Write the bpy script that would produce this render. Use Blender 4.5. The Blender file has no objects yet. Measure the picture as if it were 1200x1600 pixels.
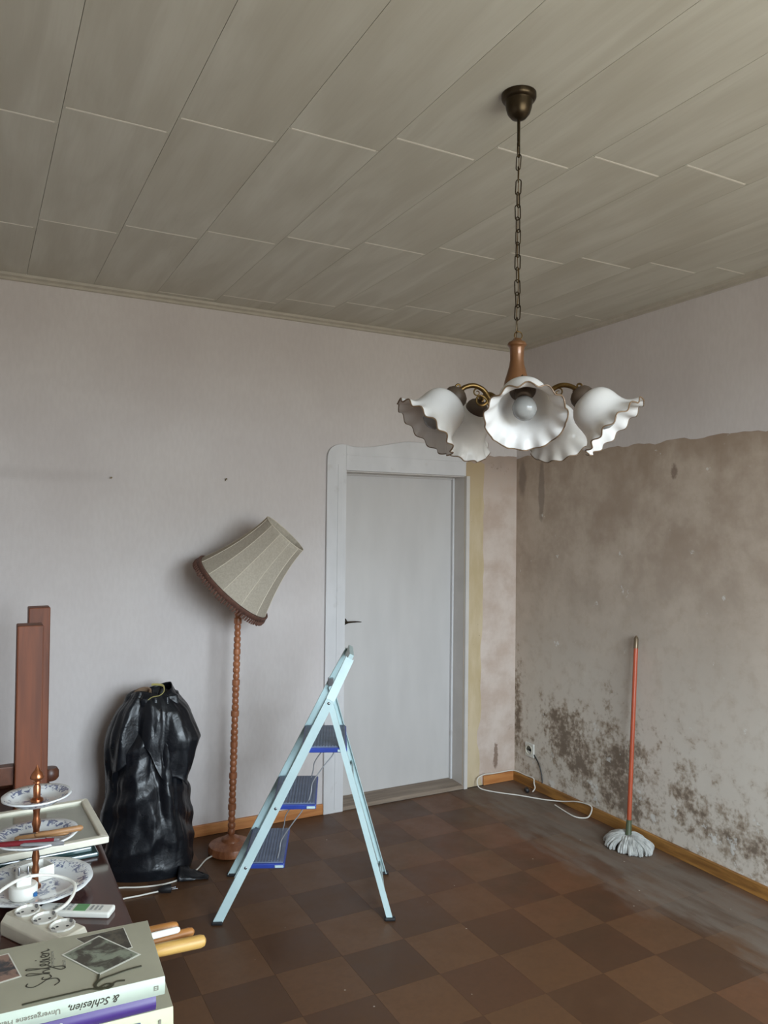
import bpy, bmesh, math, random
from mathutils import Vector, Matrix, noise
random.seed(7)
PI = math.pi
sc = bpy.context.scene
COL = sc.collection

# ------------------------------------------------------------------ camera
def set_camera():
    f, yaw, pitch, roll = 1203.13, math.radians(28.0433), math.radians(1.0379), math.radians(0.6213)
    fw = Vector((math.sin(yaw)*math.cos(pitch), math.cos(yaw)*math.cos(pitch), math.sin(pitch)))
    rt = Vector((math.cos(yaw), -math.sin(yaw), 0)); up = rt.cross(fw)
    r2 = rt*math.cos(roll) + up*math.sin(roll); u2 = up*math.cos(roll) - rt*math.sin(roll)
    cd = bpy.data.cameras.new('camera'); co = bpy.data.objects.new('camera', cd); COL.objects.link(co)
    cd.sensor_fit = 'HORIZONTAL'; cd.sensor_width = 36; cd.lens = 36*f/1200
    cd.clip_start = 0.02
    M = Matrix(((r2.x, u2.x, -fw.x, -3.1217), (r2.y, u2.y, -fw.y, -4.0245), (r2.z, u2.z, -fw.z, 1.63), (0, 0, 0, 1)))
    co.matrix_world = M
    sc.camera = co
set_camera()

# ------------------------------------------------------------------ world, daylight, exposure
EXPOSURE = 1.02
WORLD_STRENGTH = 11.0
ROOM_H = 2.802
XL, YF = -4.29, -4.85           # left wall and front (window) wall planes
WIN = (-2.75, -0.50, 0.80, 2.55)  # window opening x0 x1 z0 z1 in the front wall
w = bpy.data.worlds.new('overcast_sky'); sc.world = w; w.use_nodes = True
nt = w.node_tree; nt.nodes.clear()
out = nt.nodes.new('ShaderNodeOutputWorld'); bg = nt.nodes.new('ShaderNodeBackground')
tc = nt.nodes.new('ShaderNodeTexCoord'); sp = nt.nodes.new('ShaderNodeSeparateXYZ'); rp = nt.nodes.new('ShaderNodeValToRGB')
mr = nt.nodes.new('ShaderNodeMapRange'); mr.inputs['From Min'].default_value = -1
nt.links.new(tc.outputs['Generated'], sp.inputs[0]); nt.links.new(sp.outputs['Z'], mr.inputs['Value']); nt.links.new(mr.outputs[0], rp.inputs[0])
e = rp.color_ramp.elements
e[0].position = 0.47; e[0].color = (0.30, 0.30, 0.27, 1)
e[1].position = 0.53; e[1].color = (0.77, 0.90, 1.0, 1)
nt.links.new(rp.outputs[0], bg.inputs[0]); bg.inputs[1].default_value = WORLD_STRENGTH
nt.links.new(bg.outputs[0], out.inputs[0])
ld = bpy.data.lights.new('window_portal', 'AREA'); ld.shape = 'RECTANGLE'; ld.size = WIN[1]-WIN[0]; ld.size_y = WIN[3]-WIN[2]
ld.cycles.is_portal = True
lo = bpy.data.objects.new('window_portal', ld); COL.objects.link(lo)
lo.location = ((WIN[0]+WIN[1])/2, YF-0.12, (WIN[2]+WIN[3])/2); lo.rotation_euler = (PI/2, 0, 0)
vs = sc.view_settings; vs.view_transform = 'Standard'; vs.look = 'None'; vs.exposure = EXPOSURE; vs.gamma = 1; vs.use_curve_mapping = False

# ------------------------------------------------------------------ helpers: materials
def lin(r, g, b):
    f = lambda c: (c/255/12.92) if c/255 <= 0.04045 else ((c/255+0.055)/1.055)**2.4
    return (f(r), f(g), f(b), 1)
class NT:
    def __init__(s, name):
        s.m = bpy.data.materials.new(name); s.m.use_nodes = True; s.t = s.m.node_tree
        s.b = s.t.nodes['Principled BSDF']; s.o = s.t.nodes['Material Output']
    def n(s, typ, ins=None, **kw):
        x = s.t.nodes.new('ShaderNode'+typ)
        for k, v in kw.items(): setattr(x, k, v)
        for k, v in (ins or {}).items():
            if hasattr(v, 'bl_idname') or isinstance(v, bpy.types.NodeSocket): s.t.links.new(v, x.inputs[k])
            else: x.inputs[k].default_value = v
        return x
    def math(s, op, a, b=0.0, clamp=False):
        x = s.t.nodes.new('ShaderNodeMath'); x.operation = op; x.use_clamp = clamp
        for i, v in enumerate((a, b)):
            if isinstance(v, bpy.types.NodeSocket): s.t.links.new(v, x.inputs[i])
            else: x.inputs[i].default_value = v
        return x.outputs[0]
    def mix(s, fac, a, b, mode='MIX'):
        x = s.t.nodes.new('ShaderNodeMix'); x.data_type = 'RGBA'; x.blend_type = mode
        for i, v in ((0, fac), (6, a), (7, b)):
            if isinstance(v, bpy.types.NodeSocket): s.t.links.new(v, x.inputs[i])
            else: x.inputs[i].default_value = v
        return x.outputs[2]
    def noise(s, vec, scale, detail=4, rough=.5, dist=0.0):
        return s.n('TexNoise', {'Vector': vec, 'Scale': scale, 'Detail': detail, 'Roughness': rough, 'Distortion': dist}).outputs[0]
    def maprange(s, v, a, b, c=0.0, d=1.0, smooth=True):
        x = s.n('MapRange', {'Value': v, 'From Min': a, 'From Max': b, 'To Min': c, 'To Max': d})
        if smooth: x.interpolation_type = 'SMOOTHSTEP'
        return x.outputs[0]
    def mapping(s, vec, scale=(1, 1, 1), loc=(0, 0, 0), rot=(0, 0, 0)):
        return s.n('Mapping', {'Vector': vec, 'Scale': scale, 'Location': loc, 'Rotation': rot}).outputs[0]
    def pos(s): return s.n('NewGeometry').outputs['Position']
    def obj(s): return s.n('TexCoord').outputs['Object']
    def bump(s, h, strength=.2, dist=.01):
        x = s.n('Bump', {'Height': h, 'Strength': strength, 'Distance': dist}); s.t.links.new(x.outputs[0], s.b.inputs['Normal'])
    def set(s, **kw):
        names = dict(color='Base Color', rough='Roughness', metal='Metallic', coat='Coat Weight', spec='Specular IOR Level', sheen='Sheen Weight', trans='Transmission Weight', sss='Subsurface Weight')
        for k, v in kw.items():
            i = s.b.inputs[names[k]]
            if isinstance(v, bpy.types.NodeSocket): s.t.links.new(v, i)
            else: i.default_value = v
        return s.m
M = {}
def plain(key, rgb, rough=.5, metal=0, vary=.12, scale=20, spec=.5, coat=0):
    t = NT(key); c = lin(*rgb); nz = t.noise(t.obj(), scale, 4)
    f = t.maprange(nz, .3, .7)
    a = tuple(x*(1-vary) for x in c[:3])+(1,); b = tuple(min(1, x*(1+vary)) for x in c[:3])+(1,)
    M[key] = t.set(color=t.mix(f, a, b), rough=rough, metal=metal, spec=spec, coat=coat)
    return M[key]
def woodmat(key, light, dark, axis='X', scale=1.0, rough=.45, knots=0, coat=0.0, info=True):
    t = NT(key); v = t.obj()
    st = {'X': (1.2, 14, 14), 'Y': (14, 1.2, 14), 'Z': (14, 14, 1.2)}[axis]
    v = t.n('VectorMath', {0: v, 1: t.n('ObjectInfo').outputs['Random']}, operation='ADD').outputs[0]
    m = t.mapping(v, tuple(x*scale for x in st))
    n1 = t.noise(m, 2.2, 6, .6, .8)
    f = t.maprange(n1, .3, .7)
    c = t.mix(f, lin(*dark), lin(*light))
    if knots:
        vo = t.n('TexVoronoi', {'Vector': t.mapping(t.obj(), {'X': (2.2, 9, 9), 'Y': (9, 2.2, 9), 'Z': (9, 9, 2.2)}[axis]), 'Scale': 1.0})
        k = t.maprange(vo.outputs['Distance'], .06, .16, 1, 0)
        c = t.mix(k, c, lin(*[x*.45 for x in dark]))
    t.bump(n1, .08, .004)
    M[key] = t.set(color=c, rough=rough, coat=coat)
    return M[key]

def blob(t, y, z, cy, cz, ry, rz, wgt=1.0):
    a = t.math('DIVIDE', t.math('SUBTRACT', y, cy), ry); b = t.math('DIVIDE', t.math('SUBTRACT', z, cz), rz)
    d = t.math('ADD', t.math('MULTIPLY', a, a), t.math('MULTIPLY', b, b))
    return t.math('MULTIPLY', t.math('POWER', 2.718, t.math('MULTIPLY', d, -1.0)), wgt)
def total(t, xs):
    r = xs[0]
    for x in xs[1:]: r = t.math('ADD', r, x)
    return r

def make_materials():
    # old off-white woven wallpaper
    t = NT('wallpaper'); p = t.pos()
    n1 = t.noise(t.mapping(p, (1, 1, .35)), 60, 3); n2 = t.noise(p, 1.6, 4, .55); n3 = t.noise(t.mapping(p, (1, 1, 6)), 45, 2)
    c = t.mix(t.maprange(n2, .3, .7), lin(199, 191, 188), lin(207, 200, 197))
    c = t.mix(t.math('MULTIPLY', t.maprange(n1, .35, .65), .14), c, lin(182, 173, 169))
    sx = t.n('SeparateXYZ', {0: p})
    # faint dirt line left by a removed picture rail, with a shape of its own
    line = t.math('MULTIPLY', t.maprange(t.math('ABSOLUTE', t.math('SUBTRACT', sx.outputs['Z'], t.math('ADD', 1.85, t.math('MULTIPLY', n2, .02)))),   .004, .05, 1, 0), t.maprange(sx.outputs['X'], -2.75, -2.4, 1, 0))
    c = t.mix(t.math('MULTIPLY', line, .13), c, lin(130, 120, 114))
    t.bump(t.math('ADD', n1, n3), .10, .003)
    M['wallpaper'] = t.set(color=c, rough=.85, spec=.2)
    # plaster with mould where the paper has been stripped (right wall)
    t = NT('mouldy_plaster'); p = t.pos(); s = t.n('SeparateXYZ', {0: p}); y, z = s.outputs['Y'], s.outputs['Z']
    n1 = t.noise(p, 3.0, 6, .62); n2 = t.noise(p, 14, 5, .6); n3 = t.noise(p, 45, 4, .6); n4 = t.noise(t.mapping(p, (1, 1, .4)), 6, 5, .6)
    c = t.mix(t.maprange(n1, .32, .68), lin(164, 146, 130), lin(194, 179, 164))
    low = t.maprange(t.math('ADD', z, t.math('MULTIPLY', n1, .9)), .7, 2.0, 1, 0)  # paler towards the floor: plaster tone and brighter light painted together
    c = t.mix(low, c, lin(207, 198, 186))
    c = t.mix(t.math('MULTIPLY', t.maprange(n2, .45, .7), .35), c, lin(170, 152, 134))
    # paste residue under the torn edge, browned further to paint in dimmer light
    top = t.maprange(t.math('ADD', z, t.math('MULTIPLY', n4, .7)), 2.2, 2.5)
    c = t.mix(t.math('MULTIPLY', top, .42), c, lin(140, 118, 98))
    # grey water stain running down
    wst = t.math('ADD', blob(t, y, z, -.25, 1.86, .035, .22, 1), blob(t, y, z, -.06, 1.95, .05, .16, .8))
    c = t.mix(t.maprange(t.math('ADD', wst, t.math('MULTIPLY', n2, .5)), .62, .9, 0, .55), c, lin(118, 106, 98))
    c = t.mix(t.maprange(t.math('ADD', blob(t, y, z, -1.28, 1.92, .03, .06, 1), t.math('MULTIPLY', n3, .9)), .95, 1.35, 0, .6), c, lin(96, 74, 62))
    reg = total(t, [blob(t, y, z, *a) for a in ((-.47, .36, .13, .14, .8), (-.36, .50, .10, .10, .8), (-.55, .52, .10, .08, .5), (-.90, .36, .16, .15, .72), (-.95, .16, .17, .09, .80),
        (-.62, .24, .07, .12, .7), (-.84, .72, .06, .22, .55), (-1.35, .36, .08, .13, .6), (-1.55, .22, .25, .08, .4), (-.03, .55, .05, .36, 1.0), (-.68, .42, .22, .2, .28), (-1.85, .2, .3, .12, .35), (-1.15, .62, .18, .1, .3),
        (-1.02, .42, .10, .10, .5))])
    base = t.maprange(z, .1, 1.1, .34, -.45)
    msum = t.math('ADD', t.math('ADD', reg, base), t.math('ADD', t.math('MULTIPLY', t.math('SUBTRACT', n2, .5), 2.8), t.math('MULTIPLY', t.math('SUBTRACT', n3, .5), 1.9)))
    halo = t.maprange(msum, .25, .95); core = t.maprange(msum, .75, 1.25)
    c = t.mix(t.math('MULTIPLY', halo, .62), c, lin(134, 112, 88))
    c = t.mix(t.math('MULTIPLY', core, .55), c, lin(78, 62, 52))
    # flaked white patches
    fl = t.maprange(t.math('ADD', t.noise(p, 9, 5, .65), t.maprange(z, .0, .6, .08, 0)), .66, .70)
    c = t.mix(t.math('MULTIPLY', fl, .55), c, lin(224, 224, 220))
    t.bump(t.math('ADD', n2, t.math('MULTIPLY', fl, .5)), .25, .006)
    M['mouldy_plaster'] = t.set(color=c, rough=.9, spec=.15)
    # strip beside the door (back wall)
    t = NT('stripped_plaster'); p = t.pos(); s = t.n('SeparateXYZ', {0: p}); x, z = s.outputs['X'], s.outputs['Z']
    n1 = t.noise(p, 5, 6, .6); n2 = t.noise(p, 22, 5, .6); n3 = t.noise(p, 60, 3, .6)
    c = t.mix(t.maprange(n1, .35, .65), lin(188, 168, 154), lin(206, 191, 180))
    c = t.mix(t.maprange(t.math('ADD', t.math('MULTIPLY', n1, .6), z), 2.1, 2.45, 0, .7), c, lin(138, 118, 104))
    reg = total(t, [blob(t, x, z, *a) for a in ((-.15, .17, .022, .10, 1.3), (-.03, .3, .04, .2, .45), (-.02, .8, .03, .3, .35), (-.27, 1.5, .03, .6, .3), (-.14, 2.0, .15, .1, .45))])
    ms = t.math('ADD', reg, t.math('ADD', t.math('MULTIPLY', t.math('SUBTRACT', n2, .5), 1.8), t.math('MULTIPLY', t.math('SUBTRACT', n3, .5), 1.0)))
    c = t.mix(t.maprange(ms, .5, 1.0, 0, .75), c, lin(112, 88, 72))
    t.bump(n2, .2, .005)
    M['stripped_plaster'] = t.set(color=c, rough=.9, spec=.15)
    # yellow oil paint strip
    t = NT('yellow_paint'); p = t.pos(); s = t.n('SeparateXYZ', {0: p}); n1 = t.noise(t.mapping(p, (1, 1, .3)), 8, 5, .6); n2 = t.noise(p, 40, 3)
    c = t.mix(t.maprange(n1, .35, .65), lin(188, 168, 132), lin(202, 184, 154))
    c = t.mix(t.maprange(t.math('ADD', t.math('MULTIPLY', n1, .5), s.outputs['Z']), 2.0, 2.35, 0, .6), c, lin(150, 122, 88))
    c = t.mix(t.maprange(n2, .70, .76, 0, .6), c, lin(120, 92, 60))
    M['yellow_paint'] = t.set(color=c, rough=.5)
    # ceiling panel veneer: pale streaky wood
    t = NT('ceiling_veneer'); oi = t.n('ObjectInfo'); p = t.pos()
    off = t.n('CombineXYZ', {0: t.math('MULTIPLY', oi.outputs['Random'], 9), 1: t.math('MULTIPLY', oi.outputs['Random'], 31), 2: 0.0}).outputs[0]
    v = t.n('VectorMath', {0: p, 1: off}, operation='ADD').outputs[0]
    n1 = t.noise(t.mapping(v, (6, .9, 1), rot=(0, 0, .14)), 1.5, 4, .5, .9); n2 = t.noise(t.mapping(v, (60, 3, 1)), 2, 4, .6); n3 = t.noise(t.mapping(v, (3, .8, 1)), 1.4, 3)
    c = t.mix(t.maprange(n1, .32, .68), lin(191, 187, 173), lin(204, 201, 188))
    c = t.mix(t.math('MULTIPLY', t.maprange(n3, .4, .7), .45), c, lin(179, 173, 156))
    c = t.mix(t.math('MULTIPLY', t.maprange(n2, .4, .7), .10), c, lin(168, 157, 139))
    M['ceiling_veneer'] = t.set(color=c, rough=.55, spec=.35)
    # floor tiles, tone from the object colour, dust drifted along the right wall
    t = NT('floor_tile'); oi = t.n('ObjectInfo'); p = t.pos(); s = t.n('SeparateXYZ', {0: p}); x, y = s.outputs['X'], s.outputs['Y']
    n1 = t.noise(p, 7, 6, .6); n2 = t.noise(p, 40, 5, .65); n3 = t.noise(p, 2.2, 4, .6); n4 = t.noise(t.mapping(p, (6, 1.2, 1)), 2.5, 5, .65)
    c = t.mix(t.math('MULTIPLY', t.maprange(n1, .3, .7), .35), oi.outputs['Color'], lin(96, 70, 50))
    c = t.mix(t.math('MULTIPLY', t.maprange(n2, .35, .7), .22), c, lin(70, 50, 36))
    red = t.math('MULTIPLY', blob(t, x, y, -.75, -.95, .55, .65, 1), t.maprange(n3, .35, .6))
    c = t.mix(t.math('MULTIPLY', red, .30), c, lin(136, 78, 50))
    d = t.maprange(t.math('ADD', t.math('ADD', x, t.math('MULTIPLY', t.math('SUBTRACT', n3, .5), .7)), t.math('MULTIPLY', t.math('SUBTRACT', n4, .5), .35)), -.62, -.34)
    bandend = t.maprange(x, -.10, -.03, 1, .25)
    d = t.math('MULTIPLY', t.math('MULTIPLY', d, bandend), t.maprange(n4, .25, .65, .35, 1))
    c = t.mix(t.math('MULTIPLY', d, .85), c, lin(122, 112, 102))
    spk = t.maprange(t.n('TexVoronoi', {'Vector': p, 'Scale': 7.0}).outputs['Distance'], .018, .03, 1, 0)
    c = t.mix(t.math('MULTIPLY', spk, .8), c, lin(190, 182, 170))
    t.bump(n2, .05, .002)
    r = t.math('ADD', t.maprange(n1, .3, .7, .36, .5), t.math('MULTIPLY', d, .3))
    M['floor_tile'] = t.set(color=c, rough=r, spec=.3)
    plain('screed', (60, 46, 36), .8)
    plain('ceiling_slab', (190, 180, 164), .9)
    plain('joint_white', (232, 226, 214), .6, vary=.04)
    plain('trim_paint', (176, 168, 154), .55, vary=.05)
    t = NT('door_paint'); p = t.pos(); n1 = t.noise(t.mapping(p, (1, 1, .25)), 7, 4); n2 = t.noise(p, 2.0, 3)
    c = t.mix(t.maprange(n1, .3, .7), lin(191, 187, 184), lin(198, 194, 191)); c = t.mix(t.maprange(n2, .5, .75, 0, .35), c, lin(196, 190, 184))
    t.bump(n1, .03, .002); M['door_paint'] = t.set(color=c, rough=.4)
    t = NT('casing_paint'); p = t.pos(); n1 = t.noise(t.mapping(p, (1, 1, .5)), 9, 3); n2 = t.noise(p, 12, 4)
    c = t.mix(t.maprange(n1, .3, .7), lin(200, 198, 198), lin(208, 206, 206)); c = t.mix(t.maprange(n2, .62, .75, 0, .3), c, lin(176, 168, 162))
    t.bump(n1, .03, .002); M['casing_paint'] = t.set(color=c, rough=.5)
    plain('jamb_paint', (200, 194, 188), .45, vary=.05, scale=6)
    woodmat('sill_wood', (150, 134, 118), (122, 106, 92), 'X', 1.0, .6)
    woodmat('pine', (196, 134, 78), (168, 104, 54), 'X', 1.0, .5, knots=1)
    woodmat('pine_dirty', (176, 126, 62), (122, 82, 40), 'Y', 1.0, .55, knots=1)
    woodmat('mahogany', (72, 38, 32), (52, 25, 22), 'Y', .8, .16, coat=.2)
    woodmat('walnut', (124, 66, 36), (94, 48, 25), 'Z', .7, .55)
    woodmat('walnut_flat', (96, 58, 40), (72, 40, 28), 'Y', .7, .4)
    woodmat('turned_wood', (168, 108, 72), (138, 82, 50), 'Z', 1.6, .42, coat=.15)
    woodmat('handle_wood', (184, 128, 68), (154, 98, 46), 'X', 3, .5)
    woodmat('handle_wood_yellow', (194, 156, 88), (170, 128, 64), 'X', 3, .5)
    plain('antique_brass', (112, 88, 52), .36, .95, .25, 30)
    plain('dark_bronze', (64, 54, 40), .34, .9, .2, 30)
    plain('socket_brown', (82, 68, 56), .55, .3, .15)
    plain('copper_wood', (112, 74, 44), .34, .35, .15, 14, coat=.3)
    plain('brass', (172, 112, 78), .28, .95, .1)
    plain('rim_brown', (110, 88, 66), .5, .2, .1)
    # opal glass
    t = NT('opal_glass'); t.t.nodes.remove(t.b)
    nz = t.noise(t.obj(), 12, 3); col = t.mix(t.maprange(nz, .3, .7), lin(226, 226, 226), lin(234, 234, 235))
    df = t.n('BsdfDiffuse', {'Color': col}); tr = t.n('BsdfTranslucent', {'Color': lin(226, 212, 192)}); gl = t.n('BsdfGlossy', {'Color': (1, 1, 1, 1), 'Roughness': .12})
    m1 = t.n('MixShader', {0: .35, 1: df.outputs[0], 2: tr.outputs[0]}); fr = t.n('LayerWeight', {'Blend': .25})
    m2 = t.n('MixShader', {0: t.math('MULTIPLY', fr.outputs['Fresnel'], .55), 1: m1.outputs[0], 2: gl.outputs[0]}); t.t.links.new(m2.outputs[0], t.o.inputs[0])
    M['opal_glass'] = t.m
    # frosted bulb
    t = NT('bulb_glass'); t.t.nodes.remove(t.b)
    nz = t.noise(t.obj(), 30, 2); col = t.mix(nz, lin(150, 150, 148), lin(172, 172, 170))
    df = t.n('BsdfDiffuse', {'Color': col}); tp = t.n('BsdfTransparent', {'Color': (.9, .9, .9, 1)}); gl = t.n('BsdfGlossy', {'Roughness': .08})
    m1 = t.n('MixShader', {0: .35, 1: df.outputs[0], 2: tp.outputs[0]}); fr = t.n('LayerWeight', {'Blend': .3})
    m2 = t.n('MixShader', {0: fr.outputs['Fresnel'], 1: m1.outputs[0], 2: gl.outputs[0]}); t.t.links.new(m2.outputs[0], t.o.inputs[0])
    M['bulb_glass'] = t.m
    # lampshade fabric
    t = NT('shade_fabric'); t.t.nodes.remove(t.b); v = t.obj(); n1 = t.noise(t.mapping(v, (1, 1, 1)), 120, 2); n2 = t.noise(v, 6, 3)
    col = t.mix(t.maprange(n1, .3, .7), lin(192, 182, 166), lin(204, 195, 180)); col = t.mix(t.maprange(n2, .5, .75, 0, .3), col, lin(182, 170, 152))
    df = t.n('BsdfDiffuse', {'Color': col}); tr = t.n('BsdfTranslucent', {'Color': col}); m1 = t.n('MixShader', {0: .3, 1: df.outputs[0], 2: tr.outputs[0]})
    t.t.links.new(m1.outputs[0], t.o.inputs[0]); M['shade_fabric'] = t.m
    plain('seam_fabric', (214, 204, 186), .8, vary=.05)
    plain('fringe_brown', (98, 66, 54), .8, vary=.25, scale=80)
    plain('ladder_paint', (188, 210, 211), .38, vary=.05, scale=8)
    plain('step_blue', (44, 66, 150), .35, vary=.08)
    plain('step_slate', (108, 118, 140), .5, vary=.1)
    plain('wire_grey', (158, 160, 164), .4, .5)
    plain('steel', (140, 140, 142), .3, .9)
    # bin bag
    t = NT('black_plastic'); v = t.obj(); n1 = t.noise(v, 18, 5, .55, .6); n2 = t.noise(v, 70, 3, .5)
    t.bump(t.math('ADD', n1, t.math('MULTIPLY', n2, .15)), .18, .02)
    M['black_plastic'] = t.set(color=t.mix(n1, lin(13, 15, 19), lin(21, 24, 30)), rough=t.maprange(n1, .3, .7, .27, .42), spec=.45)
    plain('tie_yellow', (206, 196, 120), .45, vary=.08)
    plain('cardboard', (128, 104, 82), .8, vary=.12)
    plain('white_cable', (222, 218, 208), .5, vary=.04)
    plain('black_rubber', (26, 26, 28), .5)
    plain('mop_orange', (172, 78, 48), .38, vary=.12, scale=9)
    plain('mop_cap', (120, 104, 84), .4, .6)
    plain('mop_green', (76, 84, 60), .5)
    plain('mop_cotton', (176, 176, 172), .9, vary=.2, scale=40)
    plain('plastic_white', (226, 224, 216), .35, vary=.03)
    plain('plastic_cream', (214, 208, 190), .42, vary=.05)
    plain('plastic_blue', (40, 96, 150), .4)
    plain('socket_plate', (214, 212, 204), .45, vary=.1)
    plain('frame_cream', (216, 211, 194), .45, vary=.06)
    plain('mat_board', (196, 190, 178), .8, vary=.05)
    plain('folder_teal', (52, 74, 74), .12, vary=.3, scale=10, coat=.6)
    t = NT('clear_glass'); t.t.nodes.remove(t.b)
    tp = t.n('BsdfTransparent', {'Color': (.93, .95, .94, 1)}); gl = t.n('BsdfGlossy', {'Roughness': .03}); fr = t.n('LayerWeight', {'Blend': .5})
    m = t.n('MixShader', {0: t.math('ADD', t.math('MULTIPLY', t.math('POWER', fr.outputs['Facing'], 5.0), .8), .04), 1: tp.outputs[0], 2: gl.outputs[0]}); t.t.links.new(m.outputs[0], t.o.inputs[0]); M['clear_glass'] = t.m
    # blue onion porcelain: ring bands broken up by noise
    t = NT('blue_porcelain'); v = t.obj(); s = t.n('SeparateXYZ', {0: v})
    r = t.math('SQRT', t.math('ADD', t.math('MULTIPLY', s.outputs[0], s.outputs[0]), t.math('MULTIPLY', s.outputs[1], s.outputs[1])))
    sz = t.n('ObjectInfo').outputs['Color']; R = t.n('SeparateColor', {0: sz}).outputs[0]
    q = t.math('DIVIDE', r, R)
    n1 = t.noise(v, 62, 3, .6, 1.2); n2 = t.noise(v, 30, 3, .6, 2.0)
    band = t.math('MULTIPLY', t.maprange(q, .70, .74), t.maprange(q, .92, .95, 1, 0))
    cen = t.math('MULTIPLY', t.maprange(q, .36, .46, 1, 0), t.maprange(q, .08, .14))
    a = t.math('MULTIPLY', band, t.maprange(n1, .50, .56)); b = t.math('MULTIPLY', cen, t.maprange(n2, .48, .55))
    mid = t.math('MULTIPLY', t.math('MULTIPLY', t.maprange(q, .5, .54), t.maprange(q, .6, .64, 1, 0)), t.maprange(n1, .6, .66))
    f = t.math('ADD', t.math('ADD', a, b), mid, True)
    c = t.mix(t.math('MULTIPLY', f, .8), lin(222, 224, 224), lin(58, 72, 122))
    M['blue_porcelain'] = t.set(color=c, rough=.12, coat=.4)
    plain('pen_red', (112, 28, 36), .25, vary=.08)
    plain('pen_silver', (180, 180, 184), .3, .7)
    plain('knife_wood', (150, 110, 72), .5)
    plain('book_cover', (160, 156, 136), .45, vary=.05, scale=12)
    plain('book_spine', (176, 184, 168), .4, vary=.04)
    plain('book_pages', (214, 206, 186), .9, vary=.08, scale=60)
    plain('book_purple', (68, 46, 108), .38, vary=.05)
    plain('book_yellow', (190, 190, 158), .4, vary=.04)
    plain('ink_dark', (62, 58, 48), .5, vary=.05)
    plain('ink_grey', (128, 124, 110), .5, vary=.05)
    plain('ink_green', (58, 56, 40), .5)
    plain('ink_blue', (84, 100, 128), .5)
    plain('photo_border', (206, 204, 192), .4, vary=.03)
    plain('red_card', (120, 62, 46), .5)
    plain('print_green', (96, 150, 96), .4, vary=.1)
    plain('button_grey', (150, 152, 150), .5)
    for key, a, b in (('photo_print', (66, 62, 54), (128, 134, 116)), ('photo_print_dark', (52, 48, 42), (84, 78, 66)), ('photo_print_rose', (52, 54, 58), (138, 110, 96))):
        t = NT(key); v = t.obj(); n1 = t.noise(v, 26, 5, .6, .5)
        M[key] = t.set(color=t.mix(t.maprange(n1, .42, .58), lin(*a), lin(*b)), rough=.3)
make_materials()

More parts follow.
